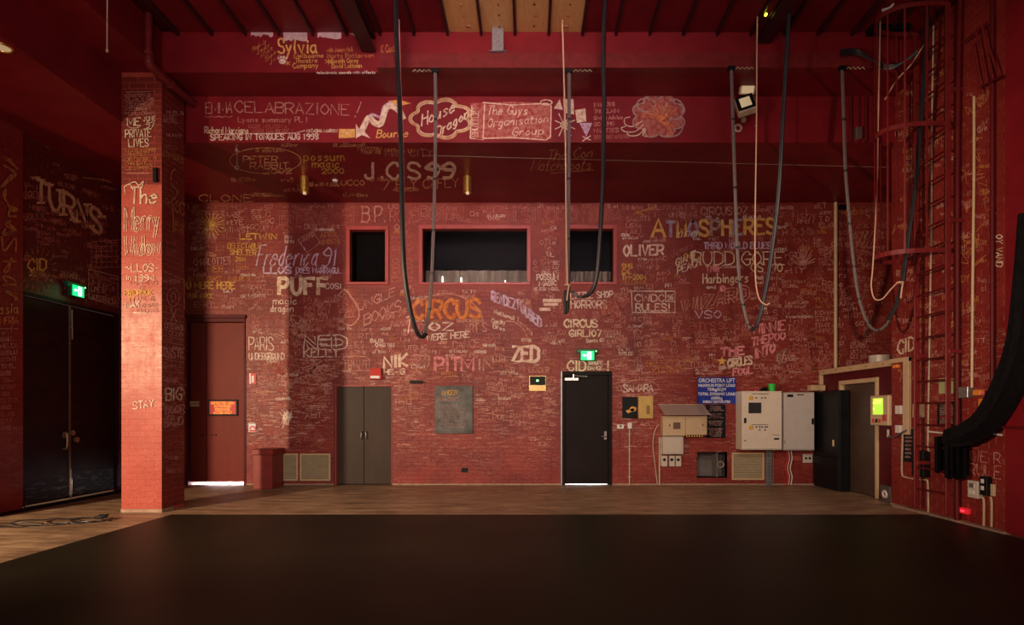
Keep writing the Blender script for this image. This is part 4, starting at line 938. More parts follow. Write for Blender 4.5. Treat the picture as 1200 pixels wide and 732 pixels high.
MB().cyl((XL-.01, ym, LZT-.4), (XL+.02, ym, LZT-.4), .01, 6).tube([(XL+.01, ym+.03, LZT-.12), (XL+.015, ym+.03, LZT-.6)], .01, 6, 1).build('top_bolt', STEEL, door4)
for px, py, s_ in ((76, 510, 1), (84, 507, 1), (89, 515, 1)):
    p = onpl(('x', XL), px, py); MB().cyl((XL-.01, p.y, p.z), (XL+.03, p.y, p.z), .045, 14).cyl((XL+.03, p.y, p.z), (XL+.045, p.y, p.z), .022, 12).build('lock_rose', mat('worn_lock_brass', (.40, .25, .15), .4, .6) if 'worn_lock_brass' not in bpy.data.materials else bpy.data.materials['worn_lock_brass'], door4)
p = onpl(('x', XL), 74, 517); MB().tube([(XL, p.y, p.z+.14), (XL+.06, p.y, p.z+.12), (XL+.06, p.y, p.z-.1), (XL, p.y, p.z-.12)], .014, 8).build('pull_handle', bpy.data.materials['worn_lock_brass'], door4)

tag(BB(XL+.03, XL+.27, 7.4, 11.7, 0, .012, b=.004).build('black_floor_strip', BLACK), 'flat black strip on the floor along the tall dark double door', 'floor_strip')  # thin black strip laid along the foot of the left wall
# ------------------------------------------------------------------ exit signs
def exit_sign(c, rot, label, W=.30, Hh=.20):
    t = thing('exit_sign', c, label, 'exit sign', 'green running man exit signs')
    R = Matrix.Translation(c) @ rot
    MB().bbox(-W*.62, W*.62, -.02, .06, Hh*.22, Hh*.62, b=.015, M=R).bbox(-W*.45, W*.45, -.03, .05, -Hh*.45, Hh*.35, b=.012, M=R).build('housing', EXITH, t)

    m = MB().box(-W*.38, W*.38, -.036, -.03, -Hh*.40, Hh*.40, R); m.build('sign_face', EXITG, t)
    g = MB(); y = -.038
    def poly(pts): g.add([R @ Vector((x*W, y, z*Hh)) for x, z in pts], [tuple(range(len(pts)))])
    poly([(-.02, -.34), (.22, -.34), (.22, .34), (-.02, .34)])
    poly([(-.30, .02), (-.18, .16), (-.18, .07), (-.06, .07), (-.06, -.03), (-.18, -.03), (-.18, -.12)])
    g.build('sign_pictogram', EXITW, t)
    g2 = MB(); y = -.040
    def st(a, c2, w): 
        a = Vector(a); c2 = Vector(c2); d = (c2-a).normalized(); n = Vector((-d.y, d.x))*w/2
        g2.add([R @ Vector((q.x*W, y, q.y*Hh)) for q in (a-n, c2-n, c2+n, a+n)], [(0, 1, 2, 3)])
    st((.10, .12), (.06, -.08), .06); st((.06, -.08), (.13, -.28), .04); st((.06, -.08), (.0, -.26), .04); st((.1, .1), (.17, .0), .03); st((.1, .1), (.02, .02), .03)
    g2.add([R @ Vector((W*(.12+.035*math.cos(a)), y, Hh*(.22+.055*math.sin(a)))) for a in [math.pi*q/5 for q in range(10)]], [tuple(range(10))])
    g2.build('running_figure', EXITG, t)
    MB().cyl(R @ Vector((W*.5, -.022, Hh*.4)), R @ Vector((W*.5, -.03, Hh*.4)), .01, 8).build('indicator', LED_G, t)
    l = bpy.data.lights.new('exit_glow', 'POINT'); l.energy = 1.1; l.color = (.15, 1, .4); l.shadow_soft_size = .1; lo = bpy.data.objects.new('exit_glow', l); C.objects.link(lo); lo.location = R @ Vector((0, -.14, -.02))
exit_sign(Vector((BX(688), YB-.06, BZ(417))), Matrix(), 'green running man exit sign above the single black door', .34, .22)
q_ = onpl(('x', XL+.06), 88, 341)
exit_sign(Vector((XL+.08, q_.y, q_.z)), Matrix.Rotation(math.pi/2, 4, 'Z'), 'green running man exit sign above the tall dark double door on the left', .34, .22)
bpy.data.objects.remove(bpy.data.objects['dummy']) if 'dummy' in bpy.data.objects else None

# ------------------------------------------------------------------ floor items at the left
bx = thing('storage_plinth', (-4.99, 11.75, 0), 'red painted box with overhanging lid standing before the left wall grilles', 'box')
BB(-5.17, -4.81, 11.5, 12.02, 0, .64, b=.008).build('body', RED_BOX, bx); BB(-5.19, -4.785, 11.47, 12.04, .64, .745, b=.008).build('lid', RED_BOX, bx)
co = MB(); c0 = at(85, 616, 7.75)
for (cx, cy, rx, ry, a0) in ((-6.25, 7.95, .42, .24, 0), (-5.95, 8.05, .34, .2, 1), (-5.78, 8.12, .26, .16, 2), (-6.45, 7.75, .30, .16, 3)):
    co.tube([(cx+rx*math.cos(a0+i*.35), cy+ry*math.sin(a0+i*.35), .009+.006*(i % 3)) for i in range(20)], .007, 6, 2)
co.tube([(-7.0, 7.6, .012), (-6.8, 7.75, .012), (-6.6, 7.7, .012), (-6.4, 7.62, .012)], .007, 6)
for i in range(4): co.tube([(-5.62+random.uniform(-.1, .1), 8.12+random.uniform(-.08, .08), .03+random.uniform(0, .06)) for _ in range(5)], .007, 6)
tag(co.build('cable_coil', RUBBER, smooth=True), 'loose coil of black cable lying on the tan floor left of the pillar', 'cable')

def grille(px0, px1, py0, py1, label, group, n=9):
    x0, x1, z0, z1 = BX(px0), BX(px1), BZ(py1), BZ(py0); y = YB-.012
    t = thing('vent_grille', ((x0+x1)/2, y, z0), label, 'vent', group)
    f = MB(); r = .035
    for q in ((x0, x1, z1-r, z1), (x0, x1, z0, z0+r), (x0, x0+r, z0+r, z1-r), (x1-r, x1, z0+r, z1-r)): f.bbox(q[0], q[1], y-.03, y, q[2], q[3], b=.005)
    f.build('frame', CREAM, t); B(x0+r, x1-r, y-.006, y, z0+r, z1-r).build('backing', LOUVRE, t)
    for i in range(n):
        z = z0+r+(z1-z0-2*r)*(i+.5)/n
        MB().add([(x0+r, y-.008, z+.018), (x1-r, y-.008, z+.018), (x1-r, y-.024, z-.014), (x0+r, y-.024, z-.014), (x0+r, y-.008, z-.018), (x1-r, y-.008, z-.018)], [(0, 1, 2, 3), (3, 2, 5, 4)]).build('slat', LOUVRE, t)
grille(332, 350, 531, 563, 'narrow cream framed vent grille half behind the red box', 'wall vent grilles')
grille(352, 388, 531, 563, 'square cream framed vent grille left of the brown double doors', 'wall vent grilles')
grille(857, 895, 530, 562, 'cream framed vent grille under the cream control cabinet', 'wall vent grilles')

# ------------------------------------------------------------------ small fittings on the back wall
def plate(name, px0, px1, py0, py1, d, m, label, cat, group=None, parent=None, y=YB-.009, bev=.004):
    o = BB(BX(px0), BX(px1), y-d, y, BZ(py1), BZ(py0), b=bev).build(name, m, parent)
    if label: tag(o, label, cat, group)
    return o
t = thing('alarm_bell_box', (BX(441), YB, BZ(446)), 'red alarm box with a white label above the brown double doors', 'alarm')
M_ = MB(); M_.add([(BX(434.5), YB-.01, BZ(445)), (BX(448.5), YB-.01, BZ(445)), (BX(448.5), YB-.12, BZ(444)), (BX(434.5), YB-.12, BZ(444)), (BX(436), YB-.01, BZ(431)), (BX(447), YB-.01, BZ(431)), (BX(447), YB-.08, BZ(431.5)), (BX(436), YB-.08, BZ(431.5))],
      [(0, 3, 2, 1), (4, 5, 6, 7), (3, 7, 6, 2), (0, 4, 7, 3), (1, 2, 6, 5)]); M_.build('case', REDPL, t)
B(BX(436), BX(446.5), YB-.125, YB-.118, BZ(443.5), BZ(440.5)).build('label_strip', SIGNW, t)
plate('wall_bracket', 481, 496, 446, 449, .08, BLACK, 'short black bracket bar above and left of the chalkboard', 'bracket')
ck = thing('chalkboard', (BX(532), YB, BZ(507)), 'grey chalkboard panel with faded chalk writing between the door openings', 'chalkboard')
BB(BX(510), BX(554), YB-.034, YB-.012, BZ(507), BZ(452), b=.004).build('board', CHALKB, ck); BB(BX(510), BX(554), YB-.06, YB-.012, BZ(507.5), BZ(505), b=.004).build('ledge', CHALKB, ck)
PLN['chalk'] = ('y', YB-.037)
mb = MB(); wr(mb, 'chalk', 'UNDER', 518, 463, 536, 462, 5, .8); mb.build('chalk_writing', P['gold'], ck)
mb = MB(); wr(mb, 'chalk', 'PROMENADE', 514, 470, 538, 469, 4, .8)
for q in range(8): wr(mb, 'chalk', ''.join(random.choice('ACDEINORST ') for _ in range(9)), 514, 476+q*3.6, 514+random.uniform(20, 36), 476+q*3.6, 2.4, .35)
mb.build('chalk_writing', P['grey'], ck)['kind'] = 'stuff'
plate('socket_plate', 541, 548, 548, 553, .02, BLACK, 'small dark outlet plate low on the wall right of the chalkboard', 'outlet')
plate('fire_label', 291.5, 300, 496, 506, .006, SIGNW, None, None)
o = bpy.data.objects['fire_label']; tag(o, 'white sign with a red arc emblem beside the left red door', 'sign'); PLN['lab'] = ('y', YB-.018)
mb = MB(); ribbon(mb, 'lab', circ(296, 502.5, 3, 3, 10, -math.pi, 0), 1.5); fill(mb, 'lab', [(292, 503.5), (299.5, 503.5), (299.5, 505.5), (292, 505.5)]); mb.build('emblem', SIGNR, o)
o = plate('extinguisher_label', 292, 300.5, 437, 450, .006, SIGNR, 'narrow red sign with a white bottle mark right of the left red door top', 'sign')
mb = MB(); fill(mb, 'lab', [(295, 440), (297.5, 440), (297.5, 448), (295, 448)]); fill(mb, 'lab', [(292.3, 437.3), (294, 437.3), (294, 449.6), (292.3, 449.6)]); mb.build('emblem', SIGNW, o)
kb = thing('key_switch', (BX(630), YB, BZ(458)), 'black key switch with a green lamp on a brass back plate', 'switch')
BB(BX(620), BX(640), YB-.03, YB-.009, BZ(458), BZ(440), b=.004).build('back_plate', GOLDP, kb); BB(BX(621), BX(639), YB-.06, YB-.03, BZ(451), BZ(441), b=.006).build('case', BLACK, kb); BB(BX(628.6), BX(631), YB-.068, YB-.06, BZ(447), BZ(445), b=.002).build('lamp', LED_G, kb)
pp_ = plate('black_poster', 729, 747, 465, 490, .008, BLACK, 'black picture with a yellow glow right of the single black door', 'poster')
PLN['pos'] = ('y', YB-.0185); mb = MB(); fill(mb, 'pos', disc(742, 479, 4, 3, 12, .1)); fill(mb, 'pos', [(733, 481), (742, 478), (744, 481), (736, 484)]); mb.build('picture_glow', P['sgold'], pp_)
gp = plate('gold_plaque', 748, 765, 464, 490, .03, GOLDP, 'gold coloured plaque with a raised inner frame next to the black picture', 'plaque')
f = MB(); 
for q in ((750, 763, 467, 468), (750, 763, 486, 487), (750, 751, 467, 487), (762, 763, 467, 487)): f.box(BX(q[0]), BX(q[1]), YB-.05, YB-.038, BZ(q[3]), BZ(q[2]))
f.build('inner_frame', GOLDP, gp); BB(BX(757), BX(761), YB-.05, YB-.038, BZ(485), BZ(475), b=.003).build('badge', mat('dark_gold_badge', (.25, .14, .04), .4), gp)
sw = plate('light_switch', 723, 731, 497, 502, .02, WHITE, 'white double switch plate beside the single black door', 'switch'); BB(BX(726), BX(728), YB-.034, YB-.028, BZ(500), BZ(498), b=.002).build('rocker', BLACK, sw)
so = thing('conduit_outlet', (BX(737.5), YB, 0), 'white outlet on top of a thin vertical conduit under the black picture', 'outlet')
BB(BX(735), BX(740), YB-.07, YB-.009, BZ(502), BZ(495), b=.006).build('socket', WHITE, so)
c_ = MB().cyl((BX(737.5), YB-.025, BZ(502)), (BX(737.5), YB-.025, .0), .013, 8)
c_.build('conduit', CREAM_D, so, smooth=True)
for z in (1.0, .7, .4, .15): BB(BX(737.5)-.028, BX(737.5)+.028, YB-.03, YB-.008, z, z+.02, b=.003).build('clip', CREAM_D, so)

# meter boxes
bb_ = thing('distribution_box', (BX(799), YB, BZ(510)), 'wide beige two door electrical box under a sloping clear hood', 'electrical box')
BB(BX(774), BX(800), YB-.22, YB-.009, BZ(510), BZ(487), b=.008).build('left_case', BEIGE, bb_); BB(BX(800.3), BX(825), YB-.22, YB-.009, BZ(509), BZ(487), b=.008).build('right_case', BEIGE, bb_)
BB(BX(787)-.02, BX(795)-.02, YB-.235, YB-.22, BZ(502), BZ(494.5), b=.003).build('meter_window', mat('dark_meter_window', (.16, .09, .07), .3), bb_)
for px in (782, 820): BB(BX(px)-.012, BX(px)+.004, YB-.232, YB-.22, BZ(499), BZ(496.5), b=.002).build('latch', BLACK, bb_)
h = MB(); a0 = (BX(771), YB-.02, BZ(474)); a1 = (BX(823), YB-.02, BZ(474)); b0 = (BX(774), YB-.40, BZ(486)); b1 = (BX(826), YB-.40, BZ(486)); th = Vector((0, .012, .012))
h.add([Vector(v)+o_ for o_ in (Vector(), th) for v in (a0, a1, b1, b0)], [(0, 1, 2, 3), (7, 6, 5, 4), (0, 4, 5, 1), (1, 5, 6, 2), (2, 6, 7, 3), (3, 7, 4, 0)]); h.build('rain_hood', HOOD, bb_)
h = MB(); h.cyl(a0, a1, .012, 6); h.build('hood_rail', CREAM_D, bb_)
gl = MB()
for i in range(7): gl.cyl((BX(803+i*3), YB-.12, BZ(509)), (BX(803+i*3), YB-.12, BZ(511.5)), .016, 8)
gl.build('cable_glands', BRASS, bb_)
wb_ = thing('meter_box', (BX(787), YB, BZ(532)), 'pale square meter box hung directly under the beige electrical box', 'electrical box')
BB(BX(775), BX(799), YB-.14, YB-.009, BZ(531.5), BZ(510.5), b=.008).build('case', WHITE_E, wb_); BB(BX(776)-.01, BX(798)-.02, YB-.15, YB-.14, BZ(530), BZ(512), b=.004).build('cover', WHITE_E, wb_)
for i, px in enumerate((778, 786.5, 794)):
    o = thing('isolator_switch', (BX(px), YB, BZ(546)), ('leftmost', 'middle', 'rightmost')[i]+' of three small isolator switches under the pale meter box', 'switch', 'isolator switches')
    BB(BX(px-3), BX(px+3.2), YB-.08, YB-.009, BZ(546), BZ(533.5), b=.006).build('case', WHITE_E, o); MB().cyl((BX(px)-.01, YB-.08, BZ(538)), (BX(px)-.01, YB-.10, BZ(538)), .028, 12).build('knob', BLACK, o)
tag(MB().cyl((BX(772.5), YB-.03, BZ(512)), (BX(772.5), YB-.03, 0), .016, 8).cyl((BX(774.5), YB-.028, BZ(512)), (BX(774.5), YB-.028, BZ(545)), .012, 8).build('conduit', CREAM_D, smooth=True), 'straight cream conduit from the pale meter box to the floor', 'conduit')
tag(MB().tube([(BX(771), YB-.02, BZ(498)), (BX(767), YB-.03, BZ(505)), (BX(765), YB-.02, BZ(522)), (BX(767.5), YB-.02, BZ(545)), (BX(770), YB-.03, .02)], .010, 6).build('loose_cable', CREAM_D, smooth=True), 'thin cream cable bowing left of the meter boxes', 'cable')

bs = thing('load_sign', (BX(839.5), YB, BZ(473)), 'blue sign with white lettering about the orchestra lift load', 'sign')
BB(BX(817), BX(862), YB-.02, YB-.009, BZ(473), BZ(442), b=.002).build('board', BLUE, bs)
for s_, py, sz, sx in (('ORCHESTRA LIFT', 445.9, .112, .83), ('MAXIMUM POINT LOAD', 451.6, .080, .84), ('750kg/SQM', 456.3, .082, .95), ('TOTAL DYNAMIC LOAD', 461.6, .080, .84), ('6000kg', 466.4, .082, .95), ('EVENLY DISTRIBUTED', 470.7, .066, .84)):
    text_mesh(s_, sz, (BX(839.5), YB-.0215, BZ(py)), FRONT, SIGNW, 'sign_lettering', bs, sx=sx, bold=.002)
bn = plate('black_notice', 827, 850, 474, 513, .008, BLACK, 'tall black notice with rows of tiny white print under the blue sign', 'notice'); PLN['n1'] = ('y', YB-.0185)
mb = MB()
for q in range(17):
    if q in (3, 7, 11): continue
    L_ = random.uniform(12, 19); x = 838.5-L_/2; wr(mb, 'n1', ''.join(random.choice('ACDEFHILMNORSTU ') for _ in range(int(L_*.7))), x, 477+q*2.15, x+L_, 477+q*2.15, 1.4, .35)
mb.build('print', P['grey'], bn)['kind'] = 'stuff'
# niche
x0, x1, z0, z1 = H_NI; n_ = MB(); n_.box(x0, x1, YB+.35, YB+.37, z0, z1); n_.box(x0-.01, x0, YB, YB+.37, z0, z1); n_.box(x1, x1+.01, YB, YB+.37, z0, z1); n_.box(x0, x1, YB, YB+.37, z0-.01, z0); n_.box(x0, x1, YB, YB+.37, z1, z1+.01)
no = struct(n_.build('trim_11', NICHE)); B(x0+(x1-x0)*.66, x0+(x1-x0)*.70, YB+.02, YB+.35, z0, z1).build('divider', NICHE, no); MB().torus(((x0+(x1-x0)*.84), YB+.1, (z0+z1)/2), (0, 1, 0), .06, .01, 14, 6).build('cable_ring', CREAM_D, no)

# control cabinets
ca = thing('control_cabinet', (BX(892), YB, BZ(527)), 'cream wall mounted control cabinet with screen and buttons', 'cabinet'); yf = YB-.39
def fx(px, d=None): return (px-VX)/F*(d or yf)
def fz(py, d=None): return EYE+(VY-py)/F*(d or yf)
BB(fx(870), fx(917), yf+.02, YB-.009, fz(527), fz(458), b=.006).build('body', CAB_A, ca); dr = BB(fx(870.6), fx(916.4), yf, yf+.02, fz(526), fz(459), b=.008).build('door', CAB_A, ca)
BB(fx(877), fx(892), yf-.015, yf, fz(484), fz(471.5), b=.006).build('screen', mat('cabinet_screen', (.035, .035, .04), .2), dr)
for px, py in ((879.5, 466), (879.5, 500.5)): MB().cyl((fx(px), yf, fz(py)), (fx(px), yf-.03, fz(py)), .038, 14).build('knob', YELL, dr)
for px, py in ((873, 492.5),): BB(fx(px)-.02, fx(px)+.02, yf-.02, yf, fz(py+3), fz(py-3), b=.004).build('latch', BLACK, dr)
for px, py, m in ((886, 466, BLACK), (892.5, 466, GREEND), (896.5, 466, BLACK), (886, 500, BLACK), (890, 500, BLACK), (890, 503.5, GREEND), (893, 500, BLACK), (896.5, 500, BLACK), (896.5, 503.5, BLACK), (899, 500, BLACK), (873, 516, GREEND)):
    MB().cyl((fx(px), yf, fz(py)), (fx(px), yf-.02, fz(py)), .013, 8).build('button', m, dr)
for q in ((881, 900, 497, 497.6), (881, 901, 461, 461.6), (907, 913, 513, 515), (905, 914, 509, 509.5)): B(fx(q[0]), fx(q[1]), yf-.003, yf, fz(q[3]), fz(q[2])).build('label_strip', BLACK, dr)
cb = thing('grey_cabinet', (BX(937), YB, BZ(528)), 'grey wall mounted cabinet with one blank door left of the tall black cupboard', 'cabinet'); yg = YB-.33
BB(fx(918.5, yg), fx(955, yg), yg+.02, YB-.009, fz(527.5, yg), fz(459.5, yg), b=.006).build('body', CAB_B, cb); dr = BB(fx(919, yg), fx(954.4, yg), yg, yg+.02, fz(526.5, yg), fz(460.5, yg), b=.008).build('door', CAB_B, cb)
BB(fx(922.5, yg), fx(929.5, yg), yg-.006, yg, fz(465, yg), fz(462, yg), b=.002).build('label_strip', BLACK, dr); BB(fx(934, yg), fx(942, yg), yg-.006, yg, fz(463, yg), fz(461.8, yg), b=.002).build('label_strip', BLACK, dr)
BB(fx(951, yg), fx(953.4, yg), yg-.02, yg, fz(497, yg), fz(490, yg), b=.004).build('latch', BLACK, dr); MB().cyl((fx(919.6, yg), yg, fz(520, yg)), (fx(919.6, yg), yg, fz(516, yg)), .012, 6).build('hinge', STEEL, dr)
ztop = fz(458); 
cp = MB().cyl((fx(907), yf+.1, ztop), (fx(907), yf+.1, ztop+.14), .055, 16, .072); tag(cp.build('green_cup', GREENC, smooth=True), 'bright green plastic cup standing on the cream control cabinet', 'cup')
cp = MB().cyl((fx(888), yf+.1, ztop), (fx(888), yf+.1, ztop+.02), .035, 14).cyl((fx(888), yf+.1, ztop+.02), (fx(888), yf+.1, ztop+.05), .03, 14, .01); tag(cp.build('red_lamp', REDPL, smooth=True), 'small red domed lamp on top of the cream control cabinet', 'lamp')
hp = MB().torus((fx(898), yf+.12, ztop+.022), (0, 0, 1), .06, .018, 18, 8).torus((fx(899), yf+.13, ztop+.05), (0, .3, 1), .045, .014, 16, 8); tag(hp.build('cable_roll', BLACK, smooth=True), 'small black cable roll beside the green cup', 'cable')
ct = thing('cable_tray', (BX(900), YB, 0), 'grey mesh cable tray between the cream cabinet and the floor', 'cable tray')
f = MB()
for px in (896.5, 898.6, 900.7, 902.8, 905): f.cyl((BX(px), YB-.05, .0), (BX(px), YB-.05, BZ(526)), .005, 5)
f.build('wires', STEEL, ct)
f = MB()
for i in range(11): f.cyl((BX(896.5), YB-.05, .03+i*.062), (BX(905), YB-.05, .03+i*.062), .004, 5)
f.build('cross_wires', STEEL, ct); f = MB()
for px in (898, 900, 902.5): f.cyl((BX(px), YB-.025, 0), (BX(px), YB-.025, BZ(526)), .014, 8)
f.build('cables', mat('grey_blue_cable', (.12, .12, .14), .4), ct)
for i, (px, m, lb_) in enumerate(((920.5, REDPL, 'red cable dropping from the grey cabinet to the floor'), (923, ROPE_P, 'twisted pink cable dropping from the grey cabinet'), (926, WHITE, 'white twisted cable dropping from the grey cabinet'))):
    tag(MB().tube([(BX(px), YB-.04, BZ(527)), (BX(px+1), YB-.05, BZ(537)), (BX(px-1), YB-.04, BZ(548)), (BX(px+1), YB-.05, BZ(558)), (BX(px), YB-.04, .01)], .011, 6).build('drop_cable', m, smooth=True), lb_, 'cable')
do = thing('double_socket', (BX(944), YB, BZ(542)), 'white double socket under the right edge of the grey cabinet', 'outlet'); BB(BX(940), BX(951), YB-.05, YB-.009, BZ(542), BZ(531.5), b=.006).build('plate', WHITE_E, do)
for px in (943, 947.5): MB().cyl((BX(px), YB-.05, BZ(536.5)), (BX(px), YB-.058, BZ(536.5)), .024, 10).build('socket', BLACK, do)
plate('junction_box', 929, 938, 533, 540, .03, mat('red_box_lid', (.3, .05, .03), .5), 'small red junction box left of the white double socket', 'junction box')
bk = thing('black_cupboard', (5.58, 12.3, 0), 'tall black cupboard in the back right corner beside the grey cabinet', 'cupboard')
XBk = 5.62; y0 = XBk*F/(984-VX)
BB(XBk, XV-.002, y0, YB-.04, 0, 1.84, b=.01).build('body', BLACK, bk); BB(XBk-.02, XBk, y0+.01, YB-.06, .62, 1.83, b=.006).build('upper_door', BLACK, bk); BB(XBk-.02, XBk, y0+.01, YB-.06, .03, .6, b=.006).build('lower_door', BLACK, bk)
p = onpl(('x', XBk-.03), 976.5, 519); BB(XBk-.04, XBk-.02, p.y-.025, p.y+.025, p.z-.06, p.z+.06, b=.006).build('handle', CREAM, bk)
# small beige box above
tag(BB(5.50, 5.78, YB-.2, YB-.02, 1.86, 1.97, b=.008).build('beige_box', CREAM), 'small beige box above the black corner cupboard', 'box')

# ------------------------------------------------------------------ vestibule with cream framed door
ZV = 2.20
VY0, VY1 = 5.8*F/(1030-VX), 5.8*F/(984.5-VX)
vs = MB()
for a, b_, c, d in walled(9.57, YB, 0, ZV, [(VY0, VY1, 0, 2.02)]): vs.box(XV, XV+.12, a, b_, c, d)
vs.box(XV, XR+2.0, 9.58, YB, ZV, ZV+.05)
vest = struct(vs.build('wall_vestibule', MAROON))
fr = MB()
for q in ((VY0, VY0+.075, 0, 1.945), (VY1-.075, VY1, 0, 1.945), (VY0, VY1, 1.945, 2.02)): fr.bbox(XV-.03, XV+.10, q[0], q[1], q[2], q[3], b=.006)
d5 = struct(fr.build('door_5', CREAM)); BB(XV+.04, XV+.08, VY0+.078, VY1-.078, .012, 1.94, b=.004).build('door_leaf', mat('grey_brown_door', (.075, .046, .032), .4, var=.2, scale=3), d5)
tr = thing('trunking', (XV-.04, 10.9, 2.18), 'cream cable trunking along the top of the maroon door wall', 'trunking')
BB(XV-.07, XV-.002, 9.60, YB-.02, 2.17, 2.27, b=.006).build('channel', CREAM, tr); BB(XV-.07, XV-.002, YB-.08, YB-.01, 1.98, 2.17, b=.006).build('end_drop', CREAM, tr)
for i in range(5): MB().cyl((XV-.07, 9.95+i*.5, 2.22), (XV-.078, 9.95+i*.5, 2.22), .014, 8).build('screw', BRASS, tr)
tag(MB().cyl((6.05, 10.6, ZV+.05), (6.05, 10.6, ZV+.2), .17, 20).cyl((6.05, 10.6, ZV+.2), (6.05, 10.6, ZV+.215), .18, 20).build('paint_tin', WHITE_E, smooth=True), 'round white tin on top of the maroon door wall', 'tin')
tag(MB().cyl((BX(978), YB-.045, BZ(434)), (BX(978), YB-.045, BZ(238)), .034, 12).build('riser_pipe', CREAM, smooth=True), 'cream vertical pipe high on the back wall above the black cupboard', 'pipe')
plate('black_fitting', 982, 990, 241, 246, .06, BLACK, 'small black fitting beside the top of the cream riser pipe', 'fitting')
kp = thing('alarm_control_box', (5.7, 9.83, 1.22), 'cream alarm panel with a lit green display beside the cream framed door', 'control panel')
BB(5.60, XV-.001, 9.585, 10.09, 1.225, 1.705, b=.012).build('case', CREAM, kp); B(5.594, 5.60, 9.72, 10.0, 1.40, 1.66).build('panel_face', LCD, kp)
B(5.590, 5.594, 9.76, 9.94, 1.57, 1.645).build('display', mat('green_lit_display', (.5, .9, .1), .4, emit=(.55, 1, .08), estr=1.6), kp); BB(5.586, 5.594, 9.62, 9.72, 1.30, 1.40, b=.003).build('emblem_plate', REDPL, kp)
for i in range(3): BB(5.586, 5.6, 9.78+i*.09, 9.83+i*.09, 1.27, 1.33, b=.003).build('button', (REDPL, BLACK, REDPL)[i], kp)
for i in range(4): MB().cyl((5.594, 9.965, 1.44+i*.05), (5.585, 9.965, 1.44+i*.05), .010, 6).build('lamp', LED_Y if i % 2 else LED_R, kp)
sp_ = thing('floor_speaker', (5.72, 9.75, 0), 'small dark square panel with a white ring at the foot of the cream framed door', 'speaker')
R_ = Matrix.Translation((5.70, 9.76, 0)) @ Matrix.Rotation(-math.pi/2, 4, 'Z') @ Matrix.Rotation(.1, 4, 'X')
MB().bbox(-.14, .14, -.03, .04, 0, .27, b=.01, M=R_).build('case', mat('dark_grey_panel', (.09, .075, .065), .6), sp_); MB().torus(R_ @ Vector((0, -.035, .14)), R_.to_3x3() @ Vector((0, 1, 0)), .05, .018, 18, 8).build('ring', WHITE, sp_, smooth=True)

# ------------------------------------------------------------------ right wall fittings
def rb(name, px0, px1, py0, py1, d, m, parent=None, x=XR-.009, bev=.004):
    ya, yb = RY(px0), RY(px1); yc = (ya+yb)/2; z1 = EYE+(VY-py0)/F*yc; z0 = EYE+(VY-py1)/F*yc
    return BB(x-d, x, yb, ya, z0, z1, b=bev).build(name, m, parent)
t = thing('wall_trunking', (XR, RY(1065), RZ(1065, 509)), 'cream trunking turning down the brick beside the ladder', 'trunking')
rb('vertical_channel', 1062.5, 1069, 418, 509, .05, CREAM, t); ya, yb = 9.57, RY(1069); BB(XR-.058, XR-.009, yb, ya, RZ(1066, 423.5), RZ(1066, 418), b=.005).build('horizontal_channel', CREAM, t)
tag(rb('orange_button', 1050, 1055.5, 427, 431, .05, ORNG), 'small orange button lamp at the end of the cream trunking', 'button')
for i, (a, b_, c, d, lb_) in enumerate(((1054, 1060.5, 475, 485, 'upper white switch box left of the cream trunking'), (1054, 1060, 498, 507, 'lower white switch box above the black notice by the ladder'))):
    t = rb('switch_box', a, b_, c, d, .06, WHITE); tag(t, lb_, 'switch')
def rp(px, py, off=.03): 
    p = onpl(('x', XR-off), px, py); return p
tag(MB().tube([rp(1058.5, 486), rp(1058.5, 498)], .010, 6, 1).build('conduit_stub', CREAM_D), 'short cream conduit joining the two white switch boxes', 'conduit')
tag(MB().tube([rp(1058, 507), rp(1057, 540), rp(1057.2, 555), rp(1060, 558.5), rp(1075, 561.5), rp(1084, 562), rp(1087.5, 566), rp(1088, 600)], .014, 8, 3).build('conduit', CREAM_D, smooth=True), 'cream conduit stepping behind the ladder down to the floor', 'conduit')
nb = rb('black_notice', 1059.8, 1072, 502, 541, .012, BLACK); tag(nb, 'tall narrow black notice on the brick left of the ladder', 'notice'); PLN['n2'] = ('x', XR-.0225)
mb = MB()
for q in range(6): wr(mb, 'n2', 'ACDEHINOR'[:random.randint(4, 8)], 1060.5, 513+q*4.6, 1060.5+random.uniform(5, 10), 513.5+q*4.6, 2, .6)
mb.build('print', P['grey'], nb)['kind'] = 'stuff'
cbx = rb('cream_box', 1078, 1084.5, 473, 489, .10, CREAM); tag(cbx, 'cream junction box behind the left ladder stile', 'junction box')
for i, (a, b_) in enumerate(((1101, 1108.5), (1114, 1123))): tag(rb('paper_notice', a, b_, 443, 461, .004, PAPERG), ('left', 'right')[i]+' of two pale green paper notices above the black board', 'notice', 'pale green notices')
nb2 = rb('notice_board', 1100, 1128, 470.5, 498, .015, BLACK); tag(nb2, 'black notice board with white and red print behind the ladder', 'notice'); PLN['n3'] = ('x', XR-.0255)
mb = MB(); mr_ = MB()
for q in range(10):
    for a, L_ in ((1101.5, 10), (1114, 12)): wr(mr_ if q == 6 else mb, 'n3', ''.join(random.choice('ACDEFHILMNORSTU') for _ in range(6)), a, 474+q*2.45, a+random.uniform(.6, 1)*L_, 474+q*2.45, 1.5, .45)
mb.build('print', P['grey'], nb2)['kind'] = 'stuff'; mr_.build('red_print', SIGNR, nb2)['kind'] = 'stuff'
tag(MB().tube([rp(1094, -20), rp(1094, 30), rp(1092, 150), rp(1091, 300), rp(1088.5, 450), rp(1087.5, 520), rp(1089, 528)], .013, 8, 3).build('riser_conduit', CREAM_D, smooth=True), 'tall cream conduit running up the wall behind the ladder', 'conduit')
tag(MB().tube([rp(1088, 505.5), rp(1109, 507.5)], .013, 8, 1).build('cross_conduit', WHITE, smooth=True), 'short white horizontal conduit behind the ladder rungs', 'conduit')
